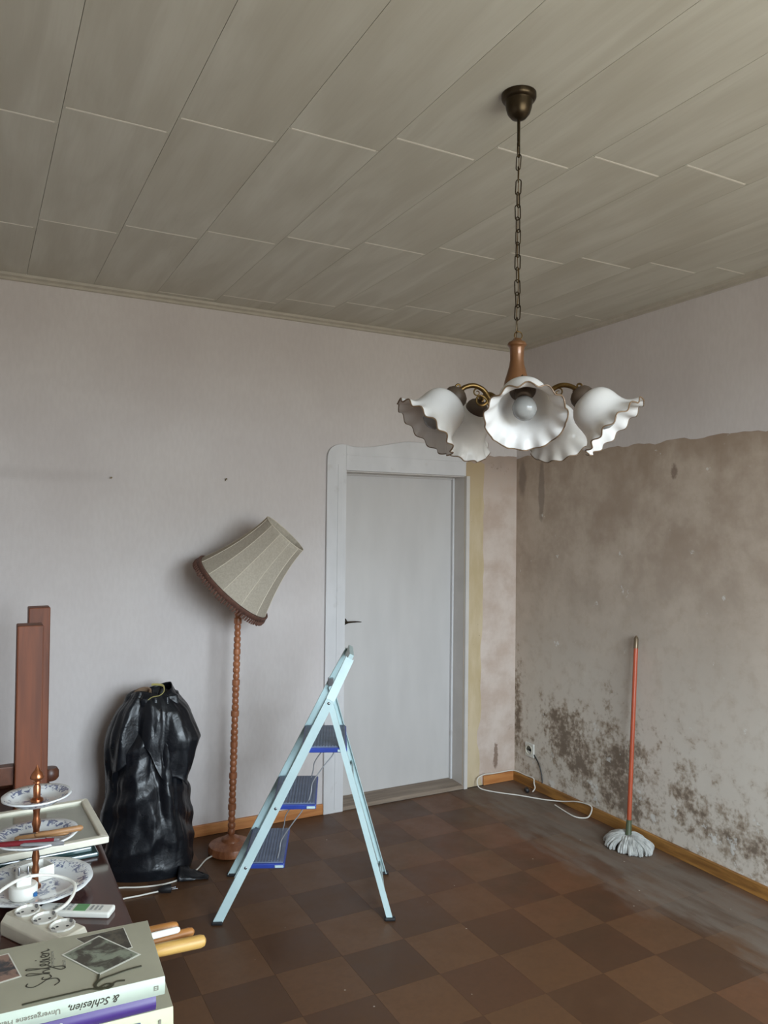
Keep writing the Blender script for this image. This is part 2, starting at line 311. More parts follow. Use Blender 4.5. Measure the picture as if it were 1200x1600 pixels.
# ------------------------------------------------------------------ helpers: geometry
class G:
    def __init__(s): s.v = []; s.f = []
    def add(s, vs, fs, m=None):
        o = len(s.v)
        for p in vs:
            p = Vector(p); s.v.append(m @ p if m else p)
        for f in fs: s.f.append(tuple(i+o for i in f))
        return s
    def box(s, x0, x1, y0, y1, z0, z1, m=None):
        return s.add([(x0, y0, z0), (x1, y0, z0), (x1, y1, z0), (x0, y1, z0), (x0, y0, z1), (x1, y0, z1), (x1, y1, z1), (x0, y1, z1)],
                     [(0, 3, 2, 1), (4, 5, 6, 7), (0, 1, 5, 4), (1, 2, 6, 5), (2, 3, 7, 6), (3, 0, 4, 7)], m)
    def bar(s, a, b, wx, wy, side=(0, 1, 0)):
        # rectangular bar from a to b; wy along `side`, wx across
        a, b = Vector(a), Vector(b); d = (b-a).normalized(); y = Vector(side); y = (y-d*y.dot(d)).normalized(); x = y.cross(d)
        vs = [p + x*sx*wx/2 + y*sy*wy/2 for p in (a, b) for sx, sy in ((-1, -1), (1, -1), (1, 1), (-1, 1))]
        return s.add(vs, [(0, 3, 2, 1), (4, 5, 6, 7), (0, 1, 5, 4), (1, 2, 6, 5), (2, 3, 7, 6), (3, 0, 4, 7)])
    def prism(s, poly, a, b, axis='y', m=None):
        n = len(poly); mk = {'y': lambda p, t: (p[0], t, p[1]), 'z': lambda p, t: (p[0], p[1], t), 'x': lambda p, t: (t, p[0], p[1])}[axis]
        vs = [mk(p, a) for p in poly]+[mk(p, b) for p in poly]
        fs = [tuple(range(n)), tuple(range(2*n-1, n-1, -1))]+[(i, i+n, (i+1) % n+n, (i+1) % n) for i in range(n)]
        return s.add(vs, fs, m)
    def lathe(s, prof, n=32, m=None, cap=True):
        vs = []; fs = []
        for r, z in prof:
            for i in range(n):
                t = 2*PI*i/n; vs.append((r*math.cos(t), r*math.sin(t), z))
        k = len(prof)
        for j in range(k-1):
            for i in range(n): fs.append((j*n+i, j*n+(i+1) % n, (j+1)*n+(i+1) % n, (j+1)*n+i))
        if cap:
            if prof[0][0] > 1e-5: fs.append(tuple(range(n-1, -1, -1)))
            if prof[-1][0] > 1e-5: fs.append(tuple((k-1)*n+i for i in range(n)))
        return s.add(vs, fs, m)
    def tube(s, pts, r, n=8, closed=False, m=None, flat=1.0):
        pts = [Vector(p) for p in pts]; k = len(pts); rr = r if isinstance(r, (list, tuple)) else [r]*k
        tg = []
        for i in range(k):
            a = pts[(i-1) % k] if closed or i > 0 else pts[i]; b = pts[(i+1) % k] if closed or i < k-1 else pts[i]
            tg.append((b-a).normalized())
        ref = Vector((0, 0, 1)) if abs(tg[0].z) < .9 else Vector((1, 0, 0)); u = (ref-tg[0]*ref.dot(tg[0])).normalized(); vs = []; fs = []
        for i in range(k):
            u = (u-tg[i]*u.dot(tg[i])).normalized(); w_ = tg[i].cross(u)
            for j in range(n):
                t = 2*PI*j/n; vs.append(pts[i]+u*math.cos(t)*rr[i]*flat+w_*math.sin(t)*rr[i])
        for i in range(k if closed else k-1):
            for j in range(n):
                i2 = (i+1) % k; fs.append((i*n+j, i*n+(j+1) % n, i2*n+(j+1) % n, i2*n+j))
        if not closed: fs += [tuple(range(n-1, -1, -1)), tuple((k-1)*n+j for j in range(n))]
        return s.add(vs, fs, m)
    def mesh(s, name, smooth=40):
        me = bpy.data.meshes.new(name); me.from_pydata([tuple(p) for p in s.v], [], s.f); me.update()
        bm = bmesh.new(); bm.from_mesh(me); bmesh.ops.recalc_face_normals(bm, faces=bm.faces); bm.to_mesh(me); bm.free()
        if smooth:
            me.polygons.foreach_set('use_smooth', [True]*len(me.polygons)); me.set_sharp_from_angle(angle=math.radians(smooth))
        return me
    def obj(s, name, mat, parent=None, loc=(0, 0, 0), rot=(0, 0, 0), smooth=40, bevel=0, solid=0, subd=0):
        me = s.mesh(name, smooth); me.materials.append(M[mat])
        o = bpy.data.objects.new(name, me); COL.objects.link(o); o.location = loc; o.rotation_euler = rot
        if parent: o.parent = parent
        if solid: md = o.modifiers.new('thickness', 'SOLIDIFY'); md.thickness = solid; md.offset = 0
        if bevel:
            md = o.modifiers.new('edge', 'BEVEL'); md.width = bevel; md.segments = 2; md.limit_method = 'ANGLE'; md.angle_limit = math.radians(40)
        if subd: md = o.modifiers.new('smooth', 'SUBSURF'); md.levels = subd; md.render_levels = subd
        return o
def tag(o, label, cat, group=None, kind=None):
    o['label'] = label; o['category'] = cat
    if group: o['group'] = group
    if kind: o['kind'] = kind
    return o
def thing(name, label, cat, loc=(0, 0, 0), rz=0, group=None):
    o = bpy.data.objects.new(name, None); COL.objects.link(o); o.location = loc; o.rotation_euler = (0, 0, rz); o.empty_display_size = .05
    return tag(o, label, cat, group)
def struct(o, label, cat):
    return tag(o, label, cat, kind='structure')
def share(src, parent=None, loc=None, rot=None):
    c = src.copy(); COL.objects.link(c)
    if parent is not None: c.parent = parent
    if loc is not None: c.location = loc
    if rot is not None: c.rotation_euler = rot
    return c
def spline(pts, per=8, closed=False):
    pts = [Vector(p) for p in pts]; k = len(pts); out_ = []
    for i in range(k if closed else k-1):
        g = lambda j: pts[j % k] if closed else pts[max(0, min(k-1, j))]
        a, b, c, d = g(i-1), g(i), g(i+1), g(i+2)
        for j in range(per):
            t = j/per; out_.append(.5*((2*b)+(c-a)*t+(2*a-5*b+4*c-d)*t*t+(3*b-a-3*c+d)*t**3))
    if not closed: out_.append(pts[-1])
    return out_
def interp(tab, t):
    for (a, va), (b, vb) in zip(tab, tab[1:]):
        if t <= b:
            k = (t-a)/(b-a) if b > a else 0; k = max(0, min(1, k)); k = k*k*(3-2*k) if False else k
            return va+(vb-va)*k
    return tab[-1][1]
def text(body, size, mat, parent, name='lettering', shear=0, mw=Matrix(), depth=.0003, align='LEFT', width=1.0):
    cu = bpy.data.curves.new('t', 'FONT'); cu.body = body; cu.size = size; cu.shear = shear; cu.extrude = depth; cu.align_x = align; cu.resolution_u = 3
    o = bpy.data.objects.new('t', cu); COL.objects.link(o); bpy.context.view_layer.update()
    me = bpy.data.meshes.new_from_object(o); bpy.data.objects.remove(o); bpy.data.curves.remove(cu)
    me.name = name; me.materials.clear(); me.materials.append(M[mat])
    o = bpy.data.objects.new(name, me); COL.objects.link(o); o.parent = parent; o.matrix_local = mw @ Matrix.Diagonal((width, 1, 1, 1))
    return o

# ------------------------------------------------------------------ room shell
def build_room():
    H = ROOM_H
    # floor with tiles
    fl = G().box(XL, 0, YF, .25, -.06, -.004).obj('floor', 'screed', smooth=0); struct(fl, 'brown chequered tile floor with grey dust along the mouldy wall', 'floor')
    P = .268; nx = 16; ny = 18; x0 = .016-nx*P; y0 = -.018-ny*P+.0
    me = {}
    def tile(ix, iy):
        xa = x0+ix*P; xb = min(xa+P, -.001); ya = y0+iy*P; yb = min(ya+P, 0)
        key = (round(xb-xa, 3), round(yb-ya, 3)); g = .0003
        if key not in me:
            m_ = G().box(g, xb-xa-g, g, yb-ya-g, -.006, 0).mesh('tile', 0); m_.materials.append(M['floor_tile']); me[key] = m_
        o = bpy.data.objects.new('tile', me[key]); COL.objects.link(o); o.location = (xa, ya, 0); o.parent = fl
        light = (ix+iy) % 2 == 0
        j = random.uniform(-.07, .07)
        c = lin(101, 70, 46) if light else lin(80, 54, 36)
        if random.random() < .3: c = lin(105, 70, 47) if light else lin(86, 57, 39)
        o.color = (c[0]*(1+j), c[1]*(1+j), c[2]*(1+j), 1)
    for ix in range(nx):
        for iy in range(ny): tile(ix, iy)
    # ceiling with panels
    ce = G().box(XL, 0, YF, 0, H+.012, H+.08).obj('ceiling', 'ceiling_slab', smooth=0); struct(ce, 'pale wood-grain panelled ceiling with staggered joints', 'ceiling')
    PW, PL = .300, .915
    full = {}
    for k in range(-5, 10):
        xa = -2.9215+PW*k; xb = min(xa+PW, 0); xa = max(xa, XL)
        if xb-xa < .02: continue
        yj = -1.695-.102*k
        n0 = int(math.floor((YF-yj)/PL))
        for n in range(n0, 6):
            ya = max(yj+n*PL, YF); yb = min(yj+(n+1)*PL, 0)
            if yb-ya < .02: continue
            key = (round(xb-xa, 3), round(yb-ya, 3)); g = .0007
            if key not in full:
                L = yb-ya; W = xb-xa
                m_ = G().box(g, W-g, .002, L-.002, 0, .012).mesh('ceiling_panel', 0); m_.materials.append(M['ceiling_veneer'])
                s_ = G().box(.008, W-.012, L-.0035, L+.0035, -.0006, .006).mesh('joint_strip', 0); s_.materials.append(M['joint_white']); full[key] = (m_, s_)
            o = bpy.data.objects.new('ceiling_panel', full[key][0]); COL.objects.link(o); o.location = (xa, ya, H); o.parent = ce
            if yb < -.001:
                j = bpy.data.objects.new('joint_strip', full[key][1]); COL.objects.link(j); j.parent = o
    # walls
    DX0, DX1, DZ = -1.235, -.40, 1.947   # door opening
    WT = .25
    wb = G().box(XL, DX0, 0, WT, 0, H).box(DX1, 0, 0, WT, 0, H).box(DX0, DX1, 0, WT, DZ, H).obj('wall_back', 'stripped_plaster', smooth=0)
    struct(wb, 'long wall with the white door and off-white wallpaper', 'wall')
    # wallpaper sheet on the back wall, ragged edge beside the corner
    edge = [(-.292+random.uniform(-.004, .004), 2.083)]
    rag = [(0, 2.089)]+[(x, 2.086+random.uniform(-.006, .006)) for x in (-.03, -.07, -.1, -.14, -.18, -.22, -.26)]+[(-.31, 2.075), (-.335, 2.05), (-.36, 2.06), (-.385, 2.03), (-.40, 2.03)]
    G().box(XL, -1.30, -.002, 0, 0, H).obj('wallpaper', 'wallpaper', wb, smooth=0)
    G().prism([(-1.30, H), (-1.30, 2.02)]+[(-.40, 2.02)]+rag[::-1][1:]+[(0, H)], -.002, 0).obj('wallpaper', 'wallpaper', wb, smooth=0)
    ys = [(-.405, 0), (-.405, 2.03), (-.37, 2.045), (-.335, 2.03), (-.30, 2.05)]
    n = 30
    ys += [(-.262+random.uniform(-.006, .006)-.012*(i/n > .55)+(-.02 if .83 < i/n < .87 else 0), 2.03*(1-i/n)) for i in range(n)]+[(-.254, 0)]
    G().prism(ys, -.0035, 0).obj('paint_strip', 'yellow_paint', wb, smooth=0)
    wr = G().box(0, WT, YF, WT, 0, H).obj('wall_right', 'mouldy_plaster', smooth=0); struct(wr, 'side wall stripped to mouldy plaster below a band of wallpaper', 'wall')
    rag = [(-y/130*4.85, 2.080+.014*noise.noise((y*.21, 0, 0))+random.uniform(-.009, .006)) for y in range(0, 131)]
    G().prism([(YF, H)]+rag[::-1]+[(0, H)], -.002, 0, 'x').obj('wallpaper', 'wallpaper', wr, smooth=0)
    wl = G().box(XL-.2, XL, YF, WT, 0, H).obj('wall_left', 'wallpaper', smooth=0); struct(wl, 'plain wallpapered wall at the table side of the room', 'wall')
    a, b, c, d = WIN
    wf = G().box(XL-.2, a, YF-.25, YF, 0, H).box(b, WT, YF-.25, YF, 0, H).box(a, b, YF-.25, YF, 0, c).box(a, b, YF-.25, YF, d, H).obj('wall_front', 'wallpaper', smooth=0)
    struct(wf, 'wallpapered wall with the room window, facing the white door', 'wall')
    # window frame
    wn = G()
    t_ = .06; y0_, y1_ = YF-.16, YF-.09
    wn.box(a, b, y0_, y1_, c, c+t_).box(a, b, y0_, y1_, d-t_, d).box(a, a+t_, y0_, y1_, c+t_, d-t_).box(b-t_, b, y0_, y1_, c+t_, d-t_)
    mx = (a+b)/2
    wo = wn.obj('window_1', 'door_paint', smooth=0); struct(wo, 'white two-casement window opposite the door', 'window')
    G().box(mx-.05, mx+.05, y0_, y1_, c+t_, d-t_).obj('mullion', 'door_paint', wo, smooth=0)
    G().box(a-.05, b+.05, YF-.10, YF+.08, c-.03, c).obj('window_sill', 'door_paint', wo, smooth=0)
    # ceiling mouldings
    prof = [(0, 0), (0, -.030), (.004, -.034), (.010, -.030), (.010, -.020), (.014, -.016), (.022, -.012), (.024, 0)]
    tb = G().prism([(-p[0], H+p[1]) for p in prof], XL, 0, 'x').obj('trim_1', 'trim_paint'); struct(tb, 'thin beige ceiling moulding above the door wall', 'moulding')
    g = G().prism([(-p[0], H+p[1]) for p in prof], YF, -.024, 'y'); tr = g.obj('trim_2', 'trim_paint'); struct(tr, 'thin beige ceiling moulding above the mouldy wall', 'moulding')
    # baseboards
    bl = G().box(XL, -1.355, -.016, 0, 0, .058).obj('baseboard_back', 'pine', smooth=0, bevel=.003); struct(bl, 'knotty pine baseboard behind the floor lamp', 'baseboard')
    bc = G().box(-.252, -.018, -.016, 0, 0, .058).obj('baseboard_corner', 'pine', smooth=0, bevel=.003); struct(bc, 'short pine baseboard in the corner beside the yellow strip', 'baseboard')
    g = G(); g.box(-.018, 0, YF, 0, 0, .058)
    br = g.obj('baseboard_right', 'pine_dirty', smooth=0, bevel=.003); struct(br, 'dirty yellowed pine baseboard under the mouldy wall', 'baseboard')
    # door
    dr = bpy.data.objects.new('door_1', None); COL.objects.link(dr); dr.location = ((DX0+DX1)/2, .14, 0); struct(dr, 'plain white door recessed in a white curved-top casing', 'door')
    dx, dy = -(DX0+DX1)/2, -.14
    off = lambda g: g
    L = (dx, dy, 0)
    G().box(DX0+.0, DX1-.008, .14, .18, .026, DZ-.012).obj('door_leaf', 'door_paint', dr, L, smooth=0, bevel=.003)
    # jambs
    G().box(DX1-.004, DX1+.02, -.02, .145, .0, DZ).obj('jamb', 'jamb_paint', dr, L, smooth=0)
    G().box(DX1-.016, DX1-.004, .118, .14, .026, DZ-.006).obj('door_stop', 'casing_paint', dr, L, smooth=0)
    G().box(DX0-.02, DX0+.004, .0, .2, .0, DZ).obj('jamb', 'jamb_paint', dr, L, smooth=0)
    G().box(DX0, DX1, .0, .2, DZ-.006, DZ+.02).obj('jamb_head', 'jamb_paint', dr, L, smooth=0)
    G().box(DX0+.004, DX1-.016, .125, .14, DZ-.016, DZ-.006).obj('door_stop', 'casing_paint', dr, L, smooth=0)
    G().prism([(-.012, .0), (-.012, .012), (-.004, .02), (.14, .026), (.2, .026), (.2, 0)], DX0, DX1-.004, 'x').obj('threshold', 'sill_wood', dr, L, smooth=0)
    # casing: left board with rounded shoulder, header with a wavy top
    sh = [(-1.355, 0), (DX0, 0), (DX0, 1.947), (-1.238, 1.947), (-1.238, 2.096)]
    arc = spline([(-1.262, 0, 2.097), (-1.30, 0, 2.090), (-1.335, 0, 2.068), (-1.352, 0, 2.035), (-1.356, 0, 1.99)], 6)
    poly = sh+[(p.x, p.z) for p in arc]
    G().prism(poly, -.022, .002).obj('casing', 'casing_paint', dr, L, smooth=0, bevel=.003)
    G().bar((-1.275, -.0235, 0.02), (-1.275, -.0235, 1.98), .03, .003, (0, 1, 0)).obj('casing_bead', 'casing_paint', dr, L, smooth=0, bevel=.001)
    top = spline([(-1.2375, 0, 2.096), (-1.19, 0, 2.087), (-1.13, 0, 2.087), (-1.05, 0, 2.096), (-.94, 0, 2.118), (-.85, 0, 2.134), (-.74, 0, 2.137), (-.62, 0, 2.122), (-.52, 0, 2.10), (-.46, 0, 2.086), (-.41, 0, 2.086)], 6)
    poly = [(-1.2375, 1.947)]+[(p.x, p.z) for p in top]+[(-.41, 1.947)]
    G().prism(poly, -.022, .002).obj('casing_header', 'casing_paint', dr, L, smooth=0, bevel=.003)
    G().box(-1.235, -.42, -.025, -.02, 2.035, 2.044).obj('casing_bead', 'casing_paint', dr, L, smooth=0, bevel=.001)
    # lever handle
    g = G(); g.tube([(-1.17, .14, 1.058), (-1.17, .092, 1.058)], .009, 10); g.tube(spline([(-1.17, .092, 1.058), (-1.15, .088, 1.060), (-1.11, .088, 1.060), (-1.075, .09, 1.057)], 5), [.006, .006, .0058, .0056, .0054, .0052, .005, .0048, .0046, .0044, .004, .0037, .0034, .003, .0027, .0022], 8)
    g.lathe([(.022, 0), (.022, .006), (.014, .009)], 16, Matrix.Translation((-1.17, .14, 1.058)) @ Matrix.Rotation(PI/2, 4, 'X'))
    g.obj('door_handle', 'dark_bronze', dr, L)['label'] = 'dark metal lever handle'
build_room()

# ------------------------------------------------------------------ chandelier
def build_chandelier():
    cx, cy = -1.839, -2.368
    ch = thing('chandelier', 'five-arm chandelier with ruffled opal glass shades hanging on a chain', 'chandelier', (cx, cy, ROOM_H))
    Z = lambda z: z-ROOM_H-(.010 if z < 2.02 else 0)
    G().lathe([(.047, 0), (.047, -.010), (.044, -.016), (.038, -.019), (.036, -.026), (.035, -.036), (.030, -.052), (.020, -.064), (.010, -.069), (.004, -.070)], 40).obj('canopy', 'dark_bronze', ch)
    G().tube([(0, 0, -.068), (0, 0, Z(2.662))], .0042, 10).obj('cord_tube', 'dark_bronze', ch)
    # chain links
    ztop, zbot, n = 2.668, 2.158, 15
    pitch = (ztop-zbot)/n; Lk = pitch+.008; rw = .0070; wr = .0016
    pts = []
    for i in range(9): a = PI*i/8; pts.append((rw*math.cos(a), 0, Lk/2-rw+rw*math.sin(a)))
    for i in range(9): a = PI+PI*i/8; pts.append((rw*math.cos(a), 0, -Lk/2+rw+rw*math.sin(a)))
    lk = G().tube(pts, wr, 6, True).obj('chain_link', 'dark_bronze', ch, (0, 0, Z(ztop-pitch/2)), (0, 0, .5))
    for i in range(1, n):
        share(lk, ch, (0.0006*math.sin(i*2.1), 0.0006*math.cos(i*1.3), Z(ztop-pitch*(i+.5))), (0, random.uniform(-.05, .05), .5+(PI/2 if i % 2 else 0)+random.uniform(-.35, .35)))
    G().tube([(0.011*math.cos(a), 0, 0.011*math.sin(a)) for a in [2*PI*i/24 for i in range(24)]], .0016, 8, True).obj('hanging_ring', 'antique_brass', ch, (.004, 0, Z(2.147)), (0, 0, -.3))
    # thin lead threaded through the chain
    G().tube([(0.002*math.sin(i*.9), 0.003*math.cos(i*.7), Z(2.68-(2.68-2.14)*i/20)) for i in range(21)], .0011, 6).obj('lamp_cord', 'antique_brass', ch)
    # turned body
    body = [(.004, 2.140), (.010, 2.138), (.014, 2.132), (.023, 2.128), (.0255, 2.123), (.0255, 2.119), (.021, 2.115), (.0195, 2.110), (.0185, 2.095), (.0185, 2.080), (.0205, 2.065), (.026, 2.045), (.033, 2.022), (.0385, 2.0), (.0395, 1.985), (.037, 1.970), (.031, 1.958), (.026, 1.953)]
    G().lathe([(r, Z(z)) for r, z in body], 40).obj('turned_body', 'copper_wood', ch)
    hub = [(.026, 1.956), (.040, 1.952), (.043, 1.945), (.043, 1.925), (.038, 1.916), (.028, 1.910), (.024, 1.895), (.018, 1.885), (.010, 1.880), (.012, 1.872), (.009, 1.864), (.003, 1.860)]
    G().lathe([(r, Z(z)) for r, z in hub], 36).obj('hub', 'antique_brass', ch)
    # one arm in the local xz plane
    path = spline([(.038, 0, Z(1.935)), (.060, 0, Z(1.948)), (.075, 0, Z(1.975)), (.093, 0, Z(2.003)), (.120, 0, Z(2.015)), (.147, 0, Z(2.009)), (.166, 0, Z(1.993)), (.173, 0, Z(1.983))], 6)
    g = G(); g.tube(path, [.0078-.0018*i/len(path) for i in range(len(path))], 10)
    def curl(p0, ang, size, turns=1.25, rad=.0034, sgn=1):
        pts = []
        for i in range(22):
            t = i/21; a = ang+sgn*2*PI*turns*t; r = size*(1-.72*t)
            c = (p0[0]-size*math.cos(ang), p0[1]-size*math.sin(ang)); pts.append((c[0]+r*math.cos(a), 0, c[1]+r*math.sin(a)))
        g.tube(pts, [rad*(1-.45*i/21) for i in range(22)], 7)
    curl((.088, Z(1.992)), PI*.75, .019, 1.3, .0038)
    curl((.112, Z(2.008)), PI*.5, .011, 1.1, .0022, -1)
    curl((.052, Z(1.938)), PI*.4, .018, 1.3, .0040, -1)
    curl((.150, Z(2.006)), PI*.6, .008, 1.0, .002, -1)
    curl((.168, Z(2.002)), -PI*.35, .009, .9, .0034)
    g.tube(spline([(.066, .0, Z(1.955)), (.080, 0, Z(1.965)), (.088, 0, Z(1.982)), (.102, 0, Z(1.990))], 4), .0028, 6)
    az0 = math.radians(-118.04)
    AX = Matrix.Translation((.176, 0, Z(1.978))) @ Matrix.Rotation(math.radians(135), 4, 'Y')   # local +z -> outward and down
    def shade_mesh():
        prof = [(0.0, .024), (.003, .034), (.010, .046), (.020, .0555), (.034, .062), (.048, .0645), (.062, .0655), (.076, .0675), (.088, .072), (.098, .079), (.107, .087), (.111, .092), (.115, .097), (.117, .099), (.119, .101)]
        n = 156; vs = []; fs = []; rim = []
        for j, (s_, r) in enumerate(prof):
            s_, r = s_*.95, r*.95
            w_ = max(0, (s_-.070)/.043); w_ = w_**2.6
            for i in range(n):
                t = 2*PI*i/n; k = abs(math.sin(6.5*t)); k = (k*k+.12)**.5-.62
                rr = r+.0066*w_*k
                zz = s_+.0052*w_*math.sin(13*t+1.3)
                p = (rr*math.cos(t), rr*math.sin(t), zz); vs.append(p)
                if j == len(prof)-1: rim.append(p)
        for j in range(len(prof)-1):
            for i in range(n): fs.append((j*n+i, j*n+(i+1) % n, (j+1)*n+(i+1) % n, (j+1)*n+i))
        return G().add(vs, fs), rim
    sg, rim = shade_mesh()
    arm0 = shade0 = rim0 = sock0 = bulb0 = hold0 = None
    parts = []
    for i, dlt in enumerate((-5, 67, 139, -77, -149)):
        a = az0+math.radians(dlt)
        if i == 0:
            arm0 = g.obj('arm', 'antique_brass', ch, rot=(0, 0, a))
            sock0 = G().lathe([(.010, -.030), (.016, -.028), (.026, -.021), (.031, -.012), (.0325, .004), (.029, .010)], 24, AX).obj('shade_holder', 'socket_brown', ch, rot=(0, 0, a))
            shade0 = sg.add([], []).obj('shade', 'opal_glass', ch, solid=.0026, smooth=60)
            shade0.matrix_local = Matrix.Rotation(a, 4, 'Z') @ AX
            rim0 = G().tube(rim, .0019, 6, True).obj('rim_line', 'rim_brown', shade0)
            hold0 = G().lathe([(.019, .0), (.020, .03), (.021, .036), (.017, .040), (.014, .040)], 20).obj('lamp_socket', 'socket_brown', ch); hold0.matrix_local = Matrix.Rotation(a, 4, 'Z') @ AX
            bulb0 = G().lathe([(.012, .032), (.0130, .040), (.0180, .047), (.0255, .058), (.0295, .072), (.0285, .085), (.0225, .096), (.012, .1025), (.0005, .1045)], 28).obj('bulb', 'bulb_glass', ch); bulb0.matrix_local = Matrix.Rotation(a, 4, 'Z') @ AX
        else:
            share(arm0, ch, rot=(0, 0, a)); share(sock0, ch, rot=(0, 0, a))
            for o in (shade0, hold0, bulb0):
                c = share(o, ch); c.matrix_local = Matrix.Rotation(a, 4, 'Z') @ AX @ Matrix.Rotation(.3*i, 4, 'Z')
                if o is shade0: share(rim0, c)
build_chandelier()

# ------------------------------------------------------------------ floor lamp
def build_floor_lamp():
    bx, by = -1.962, -.262
    fl = thing('floor_lamp', 'floor lamp with bobbin-turned wooden pole and crooked cream fabric shade', 'lamp', (bx, by, 0))
    G().lathe([(.098, 0), (.110, .006), (.112, .022), (.106, .040), (.086, .050), (.060, .054), (.048, .058), (.045, .068), (.036, .074), (.024, .080), (.018, .084)], 48).obj('base', 'turned_wood', fl)
    # bobbin pole, slightly leaning
    prof = [(.014, .080)]; z = .085; top = 1.26; i = 0
    while z < top:
        big = (i % 5 == 4); L = .030 if not big else .034; r0 = .0185+.001*math.sin(i*1.7)-.0015*(z/top); r1 = r0*(.70 if not big else .76)
        if big: prof += [(r1, z), (r0*1.06, z+.004), (r0*1.1, z+.012), (r0*1.1, z+L-.012), (r0*1.06, z+L-.004)]
        else: prof += [(r1, z), (r0*.94, z+.006), (r0, z+L*.5), (r0*.94, z+L-.006)]
        z += L; i += 1
    prof += [(.012, z), (.010, z+.05), (.004, z+.055)]
    pole = G().lathe(prof, 24).obj('pole', 'turned_wood', fl); pole.rotation_euler = (0.0, math.radians(1.0), 0)
    # shade axis in world
    cb = Vector((-1.968, -.2325, 1.30)); ct = Vector((-1.731, -.359, 1.5865)); ax = (ct-cb)
    fwv = Vector((.47, .8826, 0)); h = ax.length
    ax = (ax.normalized()-fwv*.035).normalized()
    zq = ax.to_track_quat('Z', 'Y').to_matrix().to_4x4()
    mw = Matrix.Translation(cb-Vector((bx, by, 0))) @ zq
    N = 12; per = 8; n = N*per; rows = 18; vs = []; fs = []
    def rad(t): return .1225+(.2245-.1225)*((1-t)**1.75)*.92+.0082*(1-t)
    for j in range(rows+1):
        t = j/rows; r = rad(t)
        for i in range(n):
            a = 2*PI*i/n; u = (i % per)/per
            # each gore is drawn a little inwards between its wires
            k = 1-.022*math.sin(PI*u)*math.sin(PI*min(1, t*1.0+.0))-.028*(math.sin(PI*u))*.6
            vs.append((r*k*math.cos(a), r*k*math.sin(a), h*t))
    for j in range(rows):
        for i in range(n): fs.append((j*n+i, j*n+(i+1) % n, (j+1)*n+(i+1) % n, (j+1)*n+i))
    sh = G().add(vs, fs).obj('lamp_shade', 'shade_fabric', fl, smooth=14, solid=.0015); sh.matrix_local = mw
    for k in range(N):
        a = 2*PI*k/N; pts = [((rad(j/rows)+.0008)*math.cos(a), (rad(j/rows)+.0008)*math.sin(a), h*j/rows) for j in range(rows+1)]
        G().tube(pts, .0016, 5).obj('seam', 'seam_fabric', sh)
    ring = lambda r, z, m=96: [(r*math.cos(2*PI*i/m), r*math.sin(2*PI*i/m), z) for i in range(m)]
    G().tube(ring(rad(1), h), .0022, 6, True).obj('top_wire', 'seam_fabric', sh)
    g = G(); vs = []; fs = []; m = 96
    for z, r in ((.020, rad(.05)+.002), (.018, rad(0)+.004), (-.004, rad(0)+.005)):
        for i in range(m): vs.append((r*math.cos(2*PI*i/m), r*math.sin(2*PI*i/m), z))
    for j in range(2):
        for i in range(m): fs.append((j*m+i, j*m+(i+1) % m, (j+1)*m+(i+1) % m, (j+1)*m+i))
    g.add(vs, fs)
    g.obj('trim_band', 'fringe_brown', sh, solid=.002)
    g = G()
    for i in range(84):
        a = 2*PI*i/84; r = rad(0)+.005; c, s_ = math.cos(a), math.sin(a); l = .024+random.uniform(-.003, .004)
        # tassels hang from the band
        g.tube([(r*c, r*s_, .0), (r*c*1.003, r*s_*1.003, -.010), (r*c, r*s_, -l)], [.0032, .0058, .0042], 6)
    f = g.obj('fringe', 'fringe_brown', sh); f['kind'] = 'stuff'
    # wire carrier and bulb socket inside
    g = G(); 
    for k in range(3):
        a = 2*PI*k/3; g.tube([(.012*math.cos(a), .012*math.sin(a), h*.62), (rad(.75)*.97*math.cos(a), rad(.75)*.97*math.sin(a), h*.75)], .0018, 6)
    g.tube([(0, 0, h*.30), (0, 0, h*.62)], .013, 12)
    g.obj('shade_carrier', 'steel', sh)
    # flex from the base, past the bag, under the table
    g = G(); pts = spline([(-2.055, -.295, .012), (-2.10, -.31, .005), (-2.17, -.40, .004), (-2.25, -.455, .004), (-2.34, -.475, .004), (-2.44, -.455, .004), (-2.53, -.42, .004), (-2.64, -.44, .004), (-2.80, -.60, .004)], 6)
    g.tube([(p.x-bx, p.y-by, p.z) for p in pts], .0036, 8)
    g.obj('flex', 'white_cable', fl)['label'] = 'white lamp flex lying on the floor'
build_floor_lamp()

